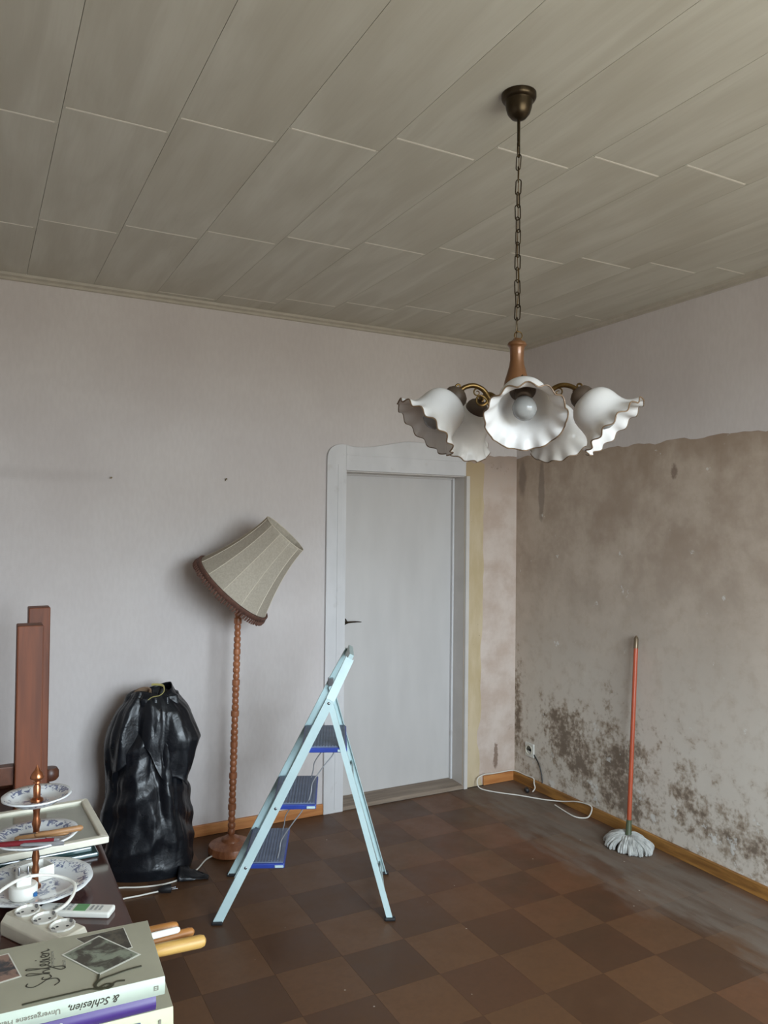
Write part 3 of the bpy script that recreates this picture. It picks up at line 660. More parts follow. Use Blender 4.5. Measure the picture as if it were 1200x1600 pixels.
# ------------------------------------------------------------------ stepladder
def build_ladder():
    st = thing('stepladder', 'pale blue metal stepladder with three blue plastic treads', 'ladder', (-1.806, -.867, 0), math.radians(-24.593))
    fz = lambda z: -.352+.4985*z       # front rail d at height z
    for s in (-1, 1):
        wb, wt = .218*s, .186*s
        wz = lambda z: wb+(wt-wb)*min(1, z/.9)
        a, b, c = Vector((fz(0), wz(0), 0)), Vector((fz(.9), wz(.9), .9)), Vector((fz(1.062), s*.120, 1.062))
        g = G()
        for p0, p1 in ((a+Vector((0, 0, .004)), b), (b, c)):
            g.bar(p0, p1, .036, .004, (0, 1, 0))
            dirv = (p1-p0).normalized(); nrm = Vector((-dirv.z, 0, dirv.x)).normalized()*-1
            for e_ in (-1, 1):   # flanges of the channel
                o_ = nrm*e_*.0165+Vector((0, -s*.009, 0)); g.bar(p0+o_+Vector((0, 0, .002)), p1+o_, .003, .02, (0, 1, 0))
        g.obj('front_rail', 'ladder_paint', st, smooth=0)
        for z in (.888, .46, .223):
            G().lathe([(.0005, .004), (.004, .0035), (.006, .0015), (.006, -.004)], 12, Matrix.Translation((fz(z), wz(z)+s*.002, z)) @ Matrix.Rotation(-s*PI/2, 4, 'X')).obj('rivet', 'steel', st)
        # rear leg
        g = G(); ra, rb = Vector((.354, .212*s, .004)), Vector((.097, .178*s, .885))
        g.bar(ra, rb, .024, .004, (0, 1, 0)); dirv = (rb-ra).normalized(); nrm = Vector((-dirv.z, 0, dirv.x)).normalized()
        for e_ in (-1, 1):
            o_ = nrm*e_*.0105+Vector((0, -s*.007, 0)); g.bar(ra+o_, rb+o_, .003, .016, (0, 1, 0))
        g.obj('rear_leg', 'ladder_paint', st, smooth=0)
        for d_, w_ in ((fz(0), wb), (.354, .212*s)):
            G().box(d_-.022, d_+.022, w_-.012, w_+.012, 0, .012).obj('rubber_foot', 'black_rubber', st, smooth=0, bevel=.003)
    # top bow between the rails
    g = G(); d0, z0 = fz(1.062), 1.062
    g.bar((d0, -.122, z0), (d0, .122, z0), .020, .040, (.4985, 0, 1)); g.obj('top_bar', 'ladder_paint', st, smooth=0, bevel=.001)
    G().box(.082, .108, .145, .176, .892, .925).obj('latch', 'steel', st, smooth=0, bevel=.002)
    G().bar((.338, -.206, .055), (.338, .206, .055), .020, .004, (1, 0, .29)).obj('rear_crossbar', 'ladder_paint', st, smooth=0)
    G().bar((.200, -.19, .53), (.200, .19, .53), .018, .004, (1, 0, .29)).obj('rear_crossbar', 'ladder_paint', st, smooth=0)
    # treads
    zs = (.705, .472, .232); deps = (.190, .180, .172)
    for z, dep in zip(zs, deps):
        d0 = fz(z)-.020; hw = .186-.012*(z/.9)+.004
        g = G(); g.box(d0, d0+dep, -hw, hw, z-.024, z-.004); tr = g.obj('tread', 'step_blue', st, smooth=0, bevel=.004)
        g = G(); g.box(d0+.006, d0+dep-.006, -hw+.008, hw-.008, z-.006, z)
        k = 0
        while d0+.014+k*.0125 < d0+dep-.012:
            x = d0+.014+k*.0125; g.box(x, x+.006, -hw+.014, hw-.014, z, z+.0022); k += 1
        gp = g.obj('grip_mat', 'step_slate', tr, smooth=0); gp['label'] = 'slate grey ribbed grip mat'
        G().box(d0+dep-.04, d0+dep-.004, -hw-.004, -hw+.03, z-.020, z-.010).obj('wire_clip', 'ladder_paint', tr, smooth=0, bevel=.002)
    # linkage wires
    for s in (-1, 1):
        for i in (0, 1):
            z1, z2 = zs[i], zs[i+1]; a = fz(z1)+deps[i]-.075; b = fz(z2)+deps[i+1]-.040
            pts = spline([(a, s*.125, z1-.022), (a-.006, s*.127, z1-.05), (a-.045, s*.135, (z1+z2)/2+.02), (b+.004, s*.14, z2+.075), (b-.004, s*.145, z2+.03), (b-.016, s*.148, z2-.012)], 6)
            G().tube(pts, .0026, 7).obj('linkage_wire', 'wire_grey', st)
build_ladder()

# ------------------------------------------------------------------ bin bag
def build_bag():
    bg_ = thing('bin_bag', 'bulging black plastic bin bag with folded-over mouth leaning on the wall', 'bag', (-2.372, -.262, 0), math.radians(-20))
    left = [(0, -.215), (.04, -.225), (.10, -.222), (.25, -.205), (.42, -.182), (.55, -.165), (.66, -.150), (.75, -.125), (.81, -.100), (.85, -.085)]
    right = [(0, .205), (.04, .222), (.10, .214), (.25, .204), (.42, .168), (.55, .160), (.66, .150), (.75, .140), (.81, .122), (.85, .110)]
    nT, nZ = 220, 150; zmax = .815
    rnd = random.Random(11); CR = []
    for k in range(7):
        d = Vector((rnd.uniform(-1, 1), rnd.uniform(-1, 1), rnd.uniform(-.55, .55))).normalized(); CR.append((d.x, d.y, d.z, rnd.uniform(3, 9), rnd.random(), rnd.uniform(.35, .7)))
    def fold(a, z, amp, seed):
        p = Vector((math.cos(a)*1.5, math.sin(a)*1.5, z*2.2+seed)); r = noise.ridged_multi_fractal(p*1.3, 1.0, 2.1, 4, 1.0, 2.0)
        q_ = noise.noise(Vector((math.cos(a)*2.6, math.sin(a)*2.6, z*.9+seed)))
        q2 = noise.noise(Vector((math.cos(a)*7, math.sin(a)*7, z*4+seed*2)))
        v = Vector((math.cos(a)*.2, math.sin(a)*.17, z)); cr = 0
        for (dx, dy, dz, fr, ph, am) in CR:
            u = (dx*v.x+dy*v.y+dz*v.z)*fr+ph+seed+.25*q_; cr += am*(abs((u % 1)*2-1)-.5)
        return amp*((r-1.1)*.30+q_*1.1+q2*.25+cr*1.5)
    def ring(z, a, grow=0):
        l, r = interp(left, z), interp(right, z); cx = (l+r)/2; rx = (r-l)/2
        ry = interp([(0, .15), (.05, .165), (.3, .16), (.6, .135), (.8, .10), (.85, .09)], z)
        e_ = .86
        c, s_ = math.cos(a), math.sin(a)
        x = math.copysign(abs(c)**e_, c)*(rx+grow); y = math.copysign(abs(s_)**e_, s_)*(ry+grow)
        return Vector((cx+x, y+.03*z, z))
    vs = []; fs = []
    for j in range(nZ+1):
        t = j/nZ; z = zmax*t
        for i in range(nT):
            a = 2*PI*i/nT; p = ring(z, a); rad = Vector((p.x, p.y, 0)).normalized()
            k = min(1, t*6)
            sag = .010*math.sin(9*z*6+3*math.sin(a*2))*(.5+.5*math.sin(a*3+1))
            dd = fold(a, z*.8, .013, 3.1)*k+sag*.5*k
            p = p+rad*dd
            if z > .6: p += rad*(.008*math.sin(14*a+z*9))*((z-.6)/.2)
            p.z = max(.001, p.z + (.004*noise.noise(Vector((a*3, z*9, 0))) if j > 0 else 0)); vs.append(p)
    # inward mouth
    for q_, dz in ((.80, .012), (.62, -.01), (.5, -.06), (.35, -.10)):
        base = len(vs)-nT
        for i in range(nT):
            p = vs[(nZ)*nT+i]; cx = .013
            vs.append(Vector((cx+(p.x-cx)*q_, .025+(p.y-.025)*q_, p.z+dz+.012*noise.noise(Vector((math.cos(2*PI*i/nT)*3, math.sin(2*PI*i/nT)*3, q_*5))))))
    R = nZ+5
    for j in range(R-1):
        for i in range(nT): fs.append((j*nT+i, j*nT+(i+1) % nT, (j+1)*nT+(i+1) % nT, (j+1)*nT+i))
    fs.append(tuple(range(nT-1, -1, -1))); fs.append(tuple((R-1)*nT+i for i in range(nT)))
    G().add(vs, fs).obj('bag_body', 'black_plastic', bg_, smooth=35)
    # folded-over cuff, hanging outside, longer on both flanks
    vs = []; fs = []; rows = 46
    def hem(a):
        c, s_ = math.cos(a), math.sin(a)
        h = .52+.06*math.sin(a*3+.6)+.03*math.sin(a*7)
        h -= .10*max(0, -c)**2; h -= .09*max(0, c)**3
        return h
    for j in range(rows+1):
        t = j/rows
        for i in range(nT):
            a = 2*PI*i/nT; zt = .845+.016*math.sin(a*2+.4)-.045*max(0, -math.cos(a))**2; z = zt+(hem(a)-zt)*t
            zz = min(z, .85)
            grow = .006+.030*math.sin(PI*min(1, t*1.05))*(.55+.45*math.sin(a*2+2))
            c = math.cos(a)
            grow += .070*max(0, c)**6*max(0, 1-abs(z-.62)/.17)
            p = ring(min(zz, .83), a, grow-.018*(1-min(1, t*5))); p.z = z
            rad = Vector((p.x, p.y, 0)).normalized(); p += rad*(fold(a, z*.5, .016, 8.7)*min(1, t*3+.3)+.006*math.sin(10*a+3*math.sin(z*7))*t)
            vs.append(p)
    for j in range(rows):
        for i in range(nT): fs.append((j*nT+i, j*nT+(i+1) % nT, (j+1)*nT+(i+1) % nT, (j+1)*nT+i))
    G().add(vs, fs).obj('folded_cuff', 'black_plastic', bg_, smooth=35, solid=.0015)
    # loose tail on the floor
    vs = []; fs = []; nu, nv = 14, 10
    for i in range(nu+1):
        for j in range(nv+1):
            u, v = i/nu, j/nv
            vs.append((.165+.135*u, -.10-.04*u+(.15*(1-.75*u))*(v-.5), .004+.050*(1-u)**1.5*abs(math.sin(v*PI))+.018*abs(noise.noise(Vector((u*4, v*5, 2))))*(1-u*.5)))
    for i in range(nu):
        for j in range(nv): fs.append((i*(nv+1)+j, (i+1)*(nv+1)+j, (i+1)*(nv+1)+j+1, i*(nv+1)+j+1))
    G().add(vs, fs).obj('loose_corner', 'black_plastic', bg_, smooth=50, solid=.002)
    # cardboard roll inside the mouth, yellow tie
    g = G(); g.lathe([(.040, -.16), (.042, .0), (.034, .0), (.033, -.15)], 28, Matrix.Translation((-.03, -.005, .832)) @ Matrix.Rotation(.35, 4, 'X') @ Matrix.Rotation(-.12, 4, 'Y')); g.obj('cardboard_roll', 'cardboard', bg_)
    g = G(); g.tube(spline([(.0, -.070, .800), (.028, -.086, .823), (.062, -.095, .832), (.080, -.085, .848), (.073, -.050, .866), (.045, -.02, .868), (.01, .01, .862)], 6), .0052, 8, flat=.35); g.obj('draw_tape', 'tie_yellow', bg_)['label'] = 'yellow draw tape'
build_bag()

# ------------------------------------------------------------------ mop, wall socket, cables in the corner
def build_corner():
    mp = thing('mop', 'string mop with orange handle propped against the mouldy wall', 'mop', (-.135, -1.115, 0))
    a = Vector((0.006, .004, .052)); b = Vector((.109, .056, 1.066)); d = (b-a).normalized()
    at = lambda t: a+(b-a)*t
    G().tube([at(.075), at(.945)], [.0115, .0115], 16).obj('handle', 'mop_orange', mp)
    G().tube([at(.935), at(.985), at(.992), at(1.0)], [.0122, .0122, .008, .004], 16).obj('end_cap', 'mop_cap', mp)
    G().tube([at(.0), at(.02), at(.08), at(.082)], [.022, .015, .0135, .010], 16).obj('ferrule', 'mop_green', mp)
    G().lathe([(.0, .060), (.03, .058), (.05, .046), (.055, .030), (.05, .012)], 20).obj('mop_plate', 'mop_cotton', mp)
    g = G()
    for i in range(120):
        t = random.uniform(0, 2*PI); L = random.uniform(.85, 1.08); layer = random.random()
        ex, ey = .102*L, .122*L
        c, s_ = math.cos(t), math.sin(t); tw = random.uniform(-.25, .25); c2, s2 = math.cos(t+tw), math.sin(t+tw)
        z0 = .050+.012*layer; zt = .044+.016*layer
        r0 = .018
        pts = spline([(r0*c, r0*s_, z0), (ex*.45*c, ey*.45*s_, zt+.006), (ex*.80*c2, ey*.80*s2, zt*.80), (ex*c2, ey*s2, .014+.016*layer), (ex*.99*c2, ey*.99*s2, .006)], 3)
        g.tube(pts, random.uniform(.0058, .008), 5)
    o = g.obj('mop_strands', 'mop_cotton', mp); o['kind'] = 'stuff'
    # socket plate
    so = thing('wall_socket', 'grey wall socket low on the mouldy plaster', 'socket', (0, -.162, .188))
    G().box(-.012, 0, -.042, .042, 0, .086).obj('cover_plate', 'socket_plate', so, smooth=0, bevel=.004)
    G().lathe([(.030, 0), (.031, .004), (.027, .004), (.025, -.006), (.0, -.006)], 28, Matrix.Translation((-.012, 0, .043)) @ Matrix.Rotation(-PI/2, 4, 'Y')).obj('socket_ring', 'plastic_cream', so)
    for s in (-1, 1): G().lathe([(.0035, 0), (.0035, .001)], 10, Matrix.Translation((-.0065, s*.0095, .043)) @ Matrix.Rotation(-PI/2, 4, 'Y')).obj('socket_hole', 'black_rubber', so)
    g = G(); g.tube(spline([(-.006, -.204, .210), (-.008, -.225, .195), (-.008, -.258, .160), (-.008, -.278, .115), (-.009, -.288, .075), (-.012, -.290, .0605)], 5), .0034, 8)
    tag(g.obj('dark_cord', 'black_rubber'), 'thin dark cord running from the wall socket down to the baseboard', 'cord')
    # loose white cable
    pts = spline([(-.062, -.262, .008), (-.030, -.245, .020), (-.0235, -.228, .042), (-.012, -.206, .066), (-.012, -.13, .064), (-.012, -.045, .064), (-.035, -.012, .064), (-.13, -.012, .064), (-.20, -.014, .066), (-.255, -.024, .072), (-.305, -.030, .060), (-.322, -.045, .030), (-.312, -.075, .006), (-.26, -.165, .005),
                  (-.17, -.27, .005), (-.08, -.395, .005), (-.030, -.50, .020), (-.022, -.60, .050), (-.022, -.70, .0655), (-.024, -.735, .055), (-.045, -.735, .014), (-.075, -.722, .005), (-.105, -.68, .005), (-.097, -.58, .005), (-.082, -.49, .005)], 7)
    ca = thing('white_cable', 'loose white cable looped over the baseboard in the corner', 'cable', (-.085, -.255, 0))
    G().tube([(p.x+.085, p.y+.255, p.z) for p in pts], .0036, 8).obj('flex', 'white_cable', ca)
    G().lathe([(.006, -.018), (.012, -.014), (.015, .006), (.015, .012), (.002, .013)], 18, Matrix.Translation((-.006, .012, .0155)) @ Matrix.Rotation(1.2, 4, 'Z') @ Matrix.Rotation(PI/2, 4, 'Y')).obj('plug', 'black_rubber', ca)
    # plug on the floor by the bag
    pc = thing('extension_cable', 'white power cord ending in a black two-pin plug beside the bag', 'cord', (-2.36, -.552, 0))
    pts = spline([(-.46, -.18, .004), (-.34, -.08, .004), (-.19, .010, .004), (-.09, .014, .005), (-.010, .004, .011)], 7)
    G().tube(pts, .0034, 8).obj('flex', 'white_cable', pc)
    g = G(); g.tube([(-.014, .005, .012), (-.004, .003, .016), (.020, -.004, .018), (.038, -.008, .018), (.040, -.0085, .018)], [.006, .013, .0175, .0175, .010], 14); g.obj('plug', 'black_rubber', pc)
    for s in (-1, 1): G().tube([(.038-.002*s, -.008+.0085*s, .018), (.062-.002*s, -.0135+.0085*s, .018)], .0021, 8).obj('pin', 'steel', pc)
    # two nails left in the wall
    for x, z, nm in ((-2.523, 1.854, 'small nail in the wallpaper at the end of the faint dirt line'), (-1.94, 1.870, 'small bent nail in the wallpaper above the floor lamp')):
        g = G(); g.tube([(0, .0, 0), (0, -.014, .001), (0, -.020, .001)], [.0022, .0022, .0022], 8); g.lathe([(.0005, 0), (.0048, .0005), (.0048, .002), (.0005, .0025)], 10, Matrix.Translation((0, -.018, .001)) @ Matrix.Rotation(PI/2, 4, 'X'))
        if x > -2: g.tube([(0, -.010, -.002), (-.003, -.010, -.010)], .0018, 6)
        tag(g.obj('nail', 'dark_bronze', loc=(x, -.001, z)), nm, 'nail', 'nails left in the wallpaper')
build_corner()

# ------------------------------------------------------------------ furniture at the left
TZ = .750
def build_tables():
    tb = thing('dining_table', 'long polished mahogany table covered with books and crockery', 'table', (-3.22, -2.24, 0))
    x0, x1, y0, y1 = -.43, .425, -.86, .83
    G().box(x0, x1, y0, y1, TZ-.026, TZ).obj('tabletop', 'mahogany', tb, smooth=0, bevel=.005)
    G().box(x0+.06, x1-.06, y0+.06, y0+.08, TZ-.11, TZ-.026).obj('apron', 'mahogany', tb, smooth=0)
    G().box(x0+.06, x1-.06, y1-.08, y1-.06, TZ-.11, TZ-.026).obj('apron', 'mahogany', tb, smooth=0)
    G().box(x0+.06, x0+.08, y0+.08, y1-.08, TZ-.11, TZ-.026).obj('apron', 'mahogany', tb, smooth=0)
    G().box(x1-.08, x1-.06, y0+.08, y1-.08, TZ-.11, TZ-.026).obj('apron', 'mahogany', tb, smooth=0)
    for x in (x0+.075, x1-.075):
        for y in (y0+.075, y1-.075):
            G().prism([(x-.03, y-.03), (x+.03, y-.03), (x+.03, y+.03), (x-.03, y+.03)], 0, TZ-.026, 'z').obj('leg', 'mahogany', tb, smooth=0, bevel=.004)
    # low cabinet behind, carrying the upturned table
    cb = thing('low_cabinet', 'low dark wooden cabinet standing behind the mahogany table', 'cabinet', (-3.30, -.86, 0))
    G().box(-.38, .38, -.40, .40, .05, .55).obj('body', 'walnut_flat', cb, smooth=0, bevel=.003)
    G().box(-.40, .40, -.42, .42, .55, .572).obj('top', 'walnut_flat', cb, smooth=0, bevel=.004)
    G().box(-.35, .35, -.37, .37, 0, .05).obj('plinth', 'walnut_flat', cb, smooth=0)
    for s in (-1, 1):
        dd = G().box(-.37 if s < 0 else .005, -.005 if s < 0 else .37, -.418, -.40, .07, .53).obj('cabinet_door', 'walnut_flat', cb, smooth=0, bevel=.003)
        G().lathe([(.006, 0), (.006, .012), (.012, .018), (.010, .026), (.002, .028)], 14, Matrix.Translation((s*.04, -.418, .33)) @ Matrix.Rotation(PI/2, 4, 'X')).obj('knob', 'antique_brass', dd)
    # upturned table
    ut = thing('upturned_table', 'brown wooden side table turned upside down with square legs in the air', 'table', (-3.22, -.97, .572), 0)
    G().box(-.36, .385, -.38, .365, 0, .030).obj('tabletop', 'walnut_flat', ut, smooth=0, bevel=.012)
    lx = .268; ln = -.29; lf = .27
    legs = [(.267, ln, .033), (.332, lf, .035), (-.29, ln, .033), (-.27, lf, .035)]
    for x, y, hh in legs:
        lean = .0
        pts = []
        G().prism([(x-.039, y-.04), (x+.039, y-.04), (x+.039, y+.04), (x-.039, y+.04)], .030, .725, 'z').obj('leg', 'walnut', ut, smooth=0, bevel=.004)
    G().box(-.25, .228, ln-.02, ln+.02, .215, .275).obj('stretcher', 'walnut_flat', ut, smooth=0, bevel=.003)
    G().box(-.25, .228, ln-.015, ln+.015, .030, .115).obj('apron', 'walnut_flat', ut, smooth=0, bevel=.003)
    G().box(-.23, .293, lf-.015, lf+.015, .030, .115).obj('apron', 'walnut_flat', ut, smooth=0, bevel=.003)
    G().box(.275, .305, ln+.04, lf-.04, .030, .115).obj('apron', 'walnut_flat', ut, smooth=0, bevel=.003)
    G().lathe([(.0, .0), (.026, .0), (.034, .010), (.034, .035), (.026, .048), (.0, .05)], 24).obj('glide', 'walnut_flat', ut, (.385, .30, .030))
build_tables()

def plate(name, R, z, parent, h=.018):
    n = 96; prof = [(0, .0), (.35*R, .0), (.62*R, .001), (.70*R, .006), (.85*R, .013), (1.0*R, h)]
    vs = [(0, 0, 0)]; fs = []
    for r, zz in prof[1:]:
        for i in range(n):
            a = 2*PI*i/n; k = 1+(.012*abs(math.sin(a*6))-.006 if r > .9*R else 0); vs.append((r*k*math.cos(a), r*k*math.sin(a), zz))
    for i in range(n): fs.append((0, 1+i, 1+(i+1) % n))
    for j in range(len(prof)-2):
        for i in range(n): fs.append((1+j*n+i, 1+j*n+(i+1) % n, 1+(j+1)*n+(i+1) % n, 1+(j+1)*n+i))
    o = G().add(vs, fs).obj(name, 'blue_porcelain', parent, (0, 0, z), solid=.0035, smooth=60); o.color = (R, R, R, 1)
    return o
def build_tabletop():
    # tiered cake stand
    ex, ey = -2.977, -2.011
    et = thing('tiered_stand', 'three-tier blue and white porcelain cake stand on a brass rod', 'cake stand', (ex, ey, TZ))
    G().lathe([(.055, 0), (.057, .004), (.050, .008), (.048, .010)], 40).obj('foot_ring', 'blue_porcelain', et).color = (.13, .13, .13, 1)
    plate('plate', .128, .011, et); plate('plate', .094, .122, et); p3 = plate('plate', .077, .214, et)
    for o in et.children:
        if o.name.startswith('plate') and o.location.z > .1: o.rotation_euler = (0, math.radians(-1.0), math.radians(-28))
    rod = [(.013, .012), (.013, .018), (.008, .022), (.0065, .04), (.009, .055), (.006, .068), (.009, .084), (.0065, .10), (.011, .116), (.012, .121)]
    rod += [(.012, .127), (.008, .132), (.007, .15), (.0105, .165), (.007, .178), (.0075, .192), (.0105, .205), (.012, .212), (.015, .218), (.014, .222)]
    rod += [(.008, .226), (.0085, .250), (.006, .256), (.009, .260), (.0085, .264), (.015, .270), (.016, .274), (.012, .284), (.006, .291), (.0028, .298), (.0005, .303)]
    G().lathe(rod, 24).obj('rod', 'brass', et)
    # things lying on the middle plate
    zp = TZ+.134
    g = G(); 
    pen = thing('pen', 'dark red ballpoint pen lying across the middle plate', 'pen', (ex-.02, ey-.060, zp+.010), math.radians(-14))
    G().tube([(-.070, 0, 0), (-.062, 0, 0), (.020, 0, 0), (.055, 0, 0)], [.002, .0062, .0066, .006], 14).obj('barrel', 'pen_red', pen)
    G().tube([(.055, 0, 0), (.066, 0, 0)], .0045, 12).obj('pen_tip', 'pen_silver', pen)
    G().bar((-.02, 0, .0072), (.035, 0, .0072), .004, .0015, (0, 0, 1)).obj('clip', 'pen_silver', pen, smooth=0)
    pen2 = thing('pen', 'silver pen in front of the red pen on the plate', 'pen', (ex+.005, ey-.078, zp+.008), math.radians(-20))
    G().tube([(-.045, 0, 0), (-.038, 0, 0), (.035, 0, 0), (.05, 0, 0)], [.0015, .0045, .005, .004], 12).obj('barrel', 'pen_silver', pen2)
    kn = thing('pocket_knife', 'folded pocket knife with wooden grip on the middle plate', 'knife', (ex+.012, ey-.026, zp+.004), math.radians(-8))
    G().tube([(-.060, 0, .004), (-.050, 0, .004), (.0, .003, .006), (.050, 0, .005), (.058, 0, .004)], [.004, .009, .010, .009, .004], 12, flat=.7).obj('grip', 'knife_wood', kn)
    G().box(-.05, .045, -.0015, .0015, .008, .013).obj('blade', 'steel', kn, smooth=0)
    st = thing('wooden_peg', 'slim wooden stick beside the knife on the plate', 'stick', (ex+.05, ey-.036, zp+.013), math.radians(-6))
    G().tube([(-.055, 0, 0), (-.05, 0, 0), (.045, 0, .004), (.05, 0, .004)], [.003, .006, .007, .003], 10).obj('shaft', 'knife_wood', st)
    # schuko plug standing on the lower plate
    pg = thing('mains_plug', 'white round mains plug standing pins up on the lower plate', 'plug', (ex-.028, ey-.043, TZ+.0135))
    G().lathe([(.026, 0), (.030, .004), (.031, .026), (.028, .030), (.020, .031), (.0, .031)], 36).obj('plug_body', 'plastic_white', pg)
    G().box(-.016, .016, -.014, .014, .030, .050).obj('plug_face', 'plastic_white', pg, smooth=0, bevel=.003)
    for s in (-1, 1): G().tube([(s*.0095, .004, .048), (s*.0095, .004, .067), (s*.0095, .004, .069)], [.0024, .0024, .001], 10).obj('pin', 'steel', pg)
    G().box(.020, .028, -.026, -.018, .008, .016).obj('rating_mark', 'plastic_blue', pg, smooth=0)
    bx = thing('adapter_box', 'small white open plastic box behind the plug on the lower plate', 'box', (ex+.002, ey+.045, TZ+.0145), math.radians(22))
    g = G(); g.box(-.035, .035, -.026, -.023, 0, .032).box(-.035, .035, .023, .026, 0, .032).box(-.035, -.032, -.023, .023, 0, .032).box(.032, .035, -.023, .023, 0, .032).box(-.032, .032, -.023, .023, 0, .004); g.obj('box_shell', 'plastic_white', bx, smooth=0)
    G().box(-.006, .004, -.018, .018, .004, .026).obj('divider', 'plastic_cream', bx, smooth=0)
    # picture frame on a teal folder
    fo = thing('teal_folder', 'glossy dark teal folder under the cream picture frame', 'folder', (-2.985, -1.70, TZ), math.radians(2))
    G().box(-.17, .165, -.175, .14, 0, .012).obj('cover', 'folder_teal', fo, smooth=0, bevel=.004)
    G().box(-.165, .150, -.165, .13, .012, .026).obj('sheets', 'folder_teal', fo, smooth=0, bevel=.004)
    pf = thing('framed_picture', 'empty cream picture frame with glass lying flat on the folder', 'picture frame', (-3.02, -1.706, TZ+.028), math.radians(2.5))
    W, D, b, t = .225, .165, .020, .018
    for poly in ([(-W, -D), (W, -D), (W-b, -D+b), (-W+b, -D+b)], [(W, -D), (W, D), (W-b, D-b), (W-b, -D+b)], [(W, D), (-W, D), (-W+b, D-b), (W-b, D-b)], [(-W, D), (-W, -D), (-W+b, -D+b), (-W+b, D-b)]):
        G().prism(poly, 0, t, 'z').obj('frame_bar', 'frame_cream', pf, smooth=0, bevel=.003)
    b2 = b+.008
    g = G()
    g.box(-W+b, W-b, -D+b, D-b, .003, .006); g.obj('backing_board', 'mat_board', pf, smooth=0)
    G().box(-W+b, W-b, -D+b, D-b, .0085, .0105).obj('glass_pane', 'clear_glass', pf, smooth=0)
    # remote
    rm = thing('remote_control', 'white remote control with green print near the table edge', 'remote', (-2.90, -2.160, TZ), math.radians(-30))
    G().box(-.085, .080, -.020, .020, 0, .014).obj('case', 'plastic_white', rm, smooth=0, bevel=.004)
    G().box(-.004, .024, -.015, .015, .014, .0148).obj('key_field', 'print_green', rm, smooth=0)
    for i in range(4):
        for j in range(3): G().box(-.050+i*.011, -.044+i*.011, -.013+j*.010, -.007+j*.010, .014, .0155).obj('key', 'button_grey', rm, smooth=0)
    for i in range(3): G().box(.032+i*.010, .037+i*.010, -.010, .010, .014, .0148).obj('key', 'button_grey', rm, smooth=0)
    # power strip: housing with three sunk sockets
    ps = thing('power_strip', 'white three-way power strip lying behind the stacked books', 'power strip', (-2.977, -2.250, TZ), math.radians(-59))
    prof = [(-.034, 0), (.034, 0), (.036, .010), (.036, .030), (.030, .044), (-.022, .044), (-.036, .028), (-.036, .010)]
    G().prism([(p[0], p[1]) for p in prof], -.096, .096, 'x').obj('housing', 'plastic_cream', ps, smooth=30, bevel=.003)
    for i in range(3):
        x = -.060+.058*i; mt = Matrix.Translation((x, .004, .0445))
        so = G().lathe([(.0255, .0), (.0262, .004), (.0235, .0045), (.0222, .001), (.0215, -.0003), (.0, -.0003)], 12, mt).obj('socket_well', 'plastic_white', ps, smooth=20)
        for s in (-1, 1): G().lathe([(.003, 0), (.003, .0006)], 10, Matrix.Translation((x+s*.007, .004+s*.007, .0443))).obj('socket_hole', 'black_rubber', so)
        for s in (-1, 1): G().box(x-.003, x+.003, .004+s*.0215-.002, .004+s*.0215+.002, .044, .0505).obj('earth_clip', 'steel', so, smooth=0)
    pts = spline([(-3.10, -2.13, TZ+.020), (-3.065, -2.10, TZ+.050), (-3.01, -2.065, TZ+.062), (-2.955, -2.055, TZ+.055), (-2.915, -2.075, TZ+.046), (-2.900, -2.115, TZ+.042), (-2.918, -2.158, TZ+.030), (-2.950, -2.172, TZ+.020), (-2.990, -2.178, TZ+.020), (-3.020, -2.174, TZ+.020)], 7)
    o = ps.matrix_world
    inv = (Matrix.Translation((-2.977, -2.250, TZ)) @ Matrix.Rotation(math.radians(-59), 4, 'Z')).inverted()
    G().tube([inv @ p for p in pts], .0038, 8).obj('flex', 'white_cable', ps)
    # red-brown card box left of the strip
    rc = thing('card_box', 'flat red-brown card box with pale line print beside the power strip', 'box', (-3.075, -2.36, TZ), math.radians(-3))
    G().box(-.06, .06, -.05, .07, 0, .022).obj('carton', 'red_card', rc, smooth=0, bevel=.001)
    for k in range(2): G().box(-.055, .052-.02*k, .012-.03*k, .016-.03*k, .022, .0224).obj('printed_line', 'photo_border', rc, smooth=0)
    G().box(.018, .022, -.03, .016, .022, .0224).obj('printed_line', 'photo_border', rc, smooth=0)
build_tabletop()

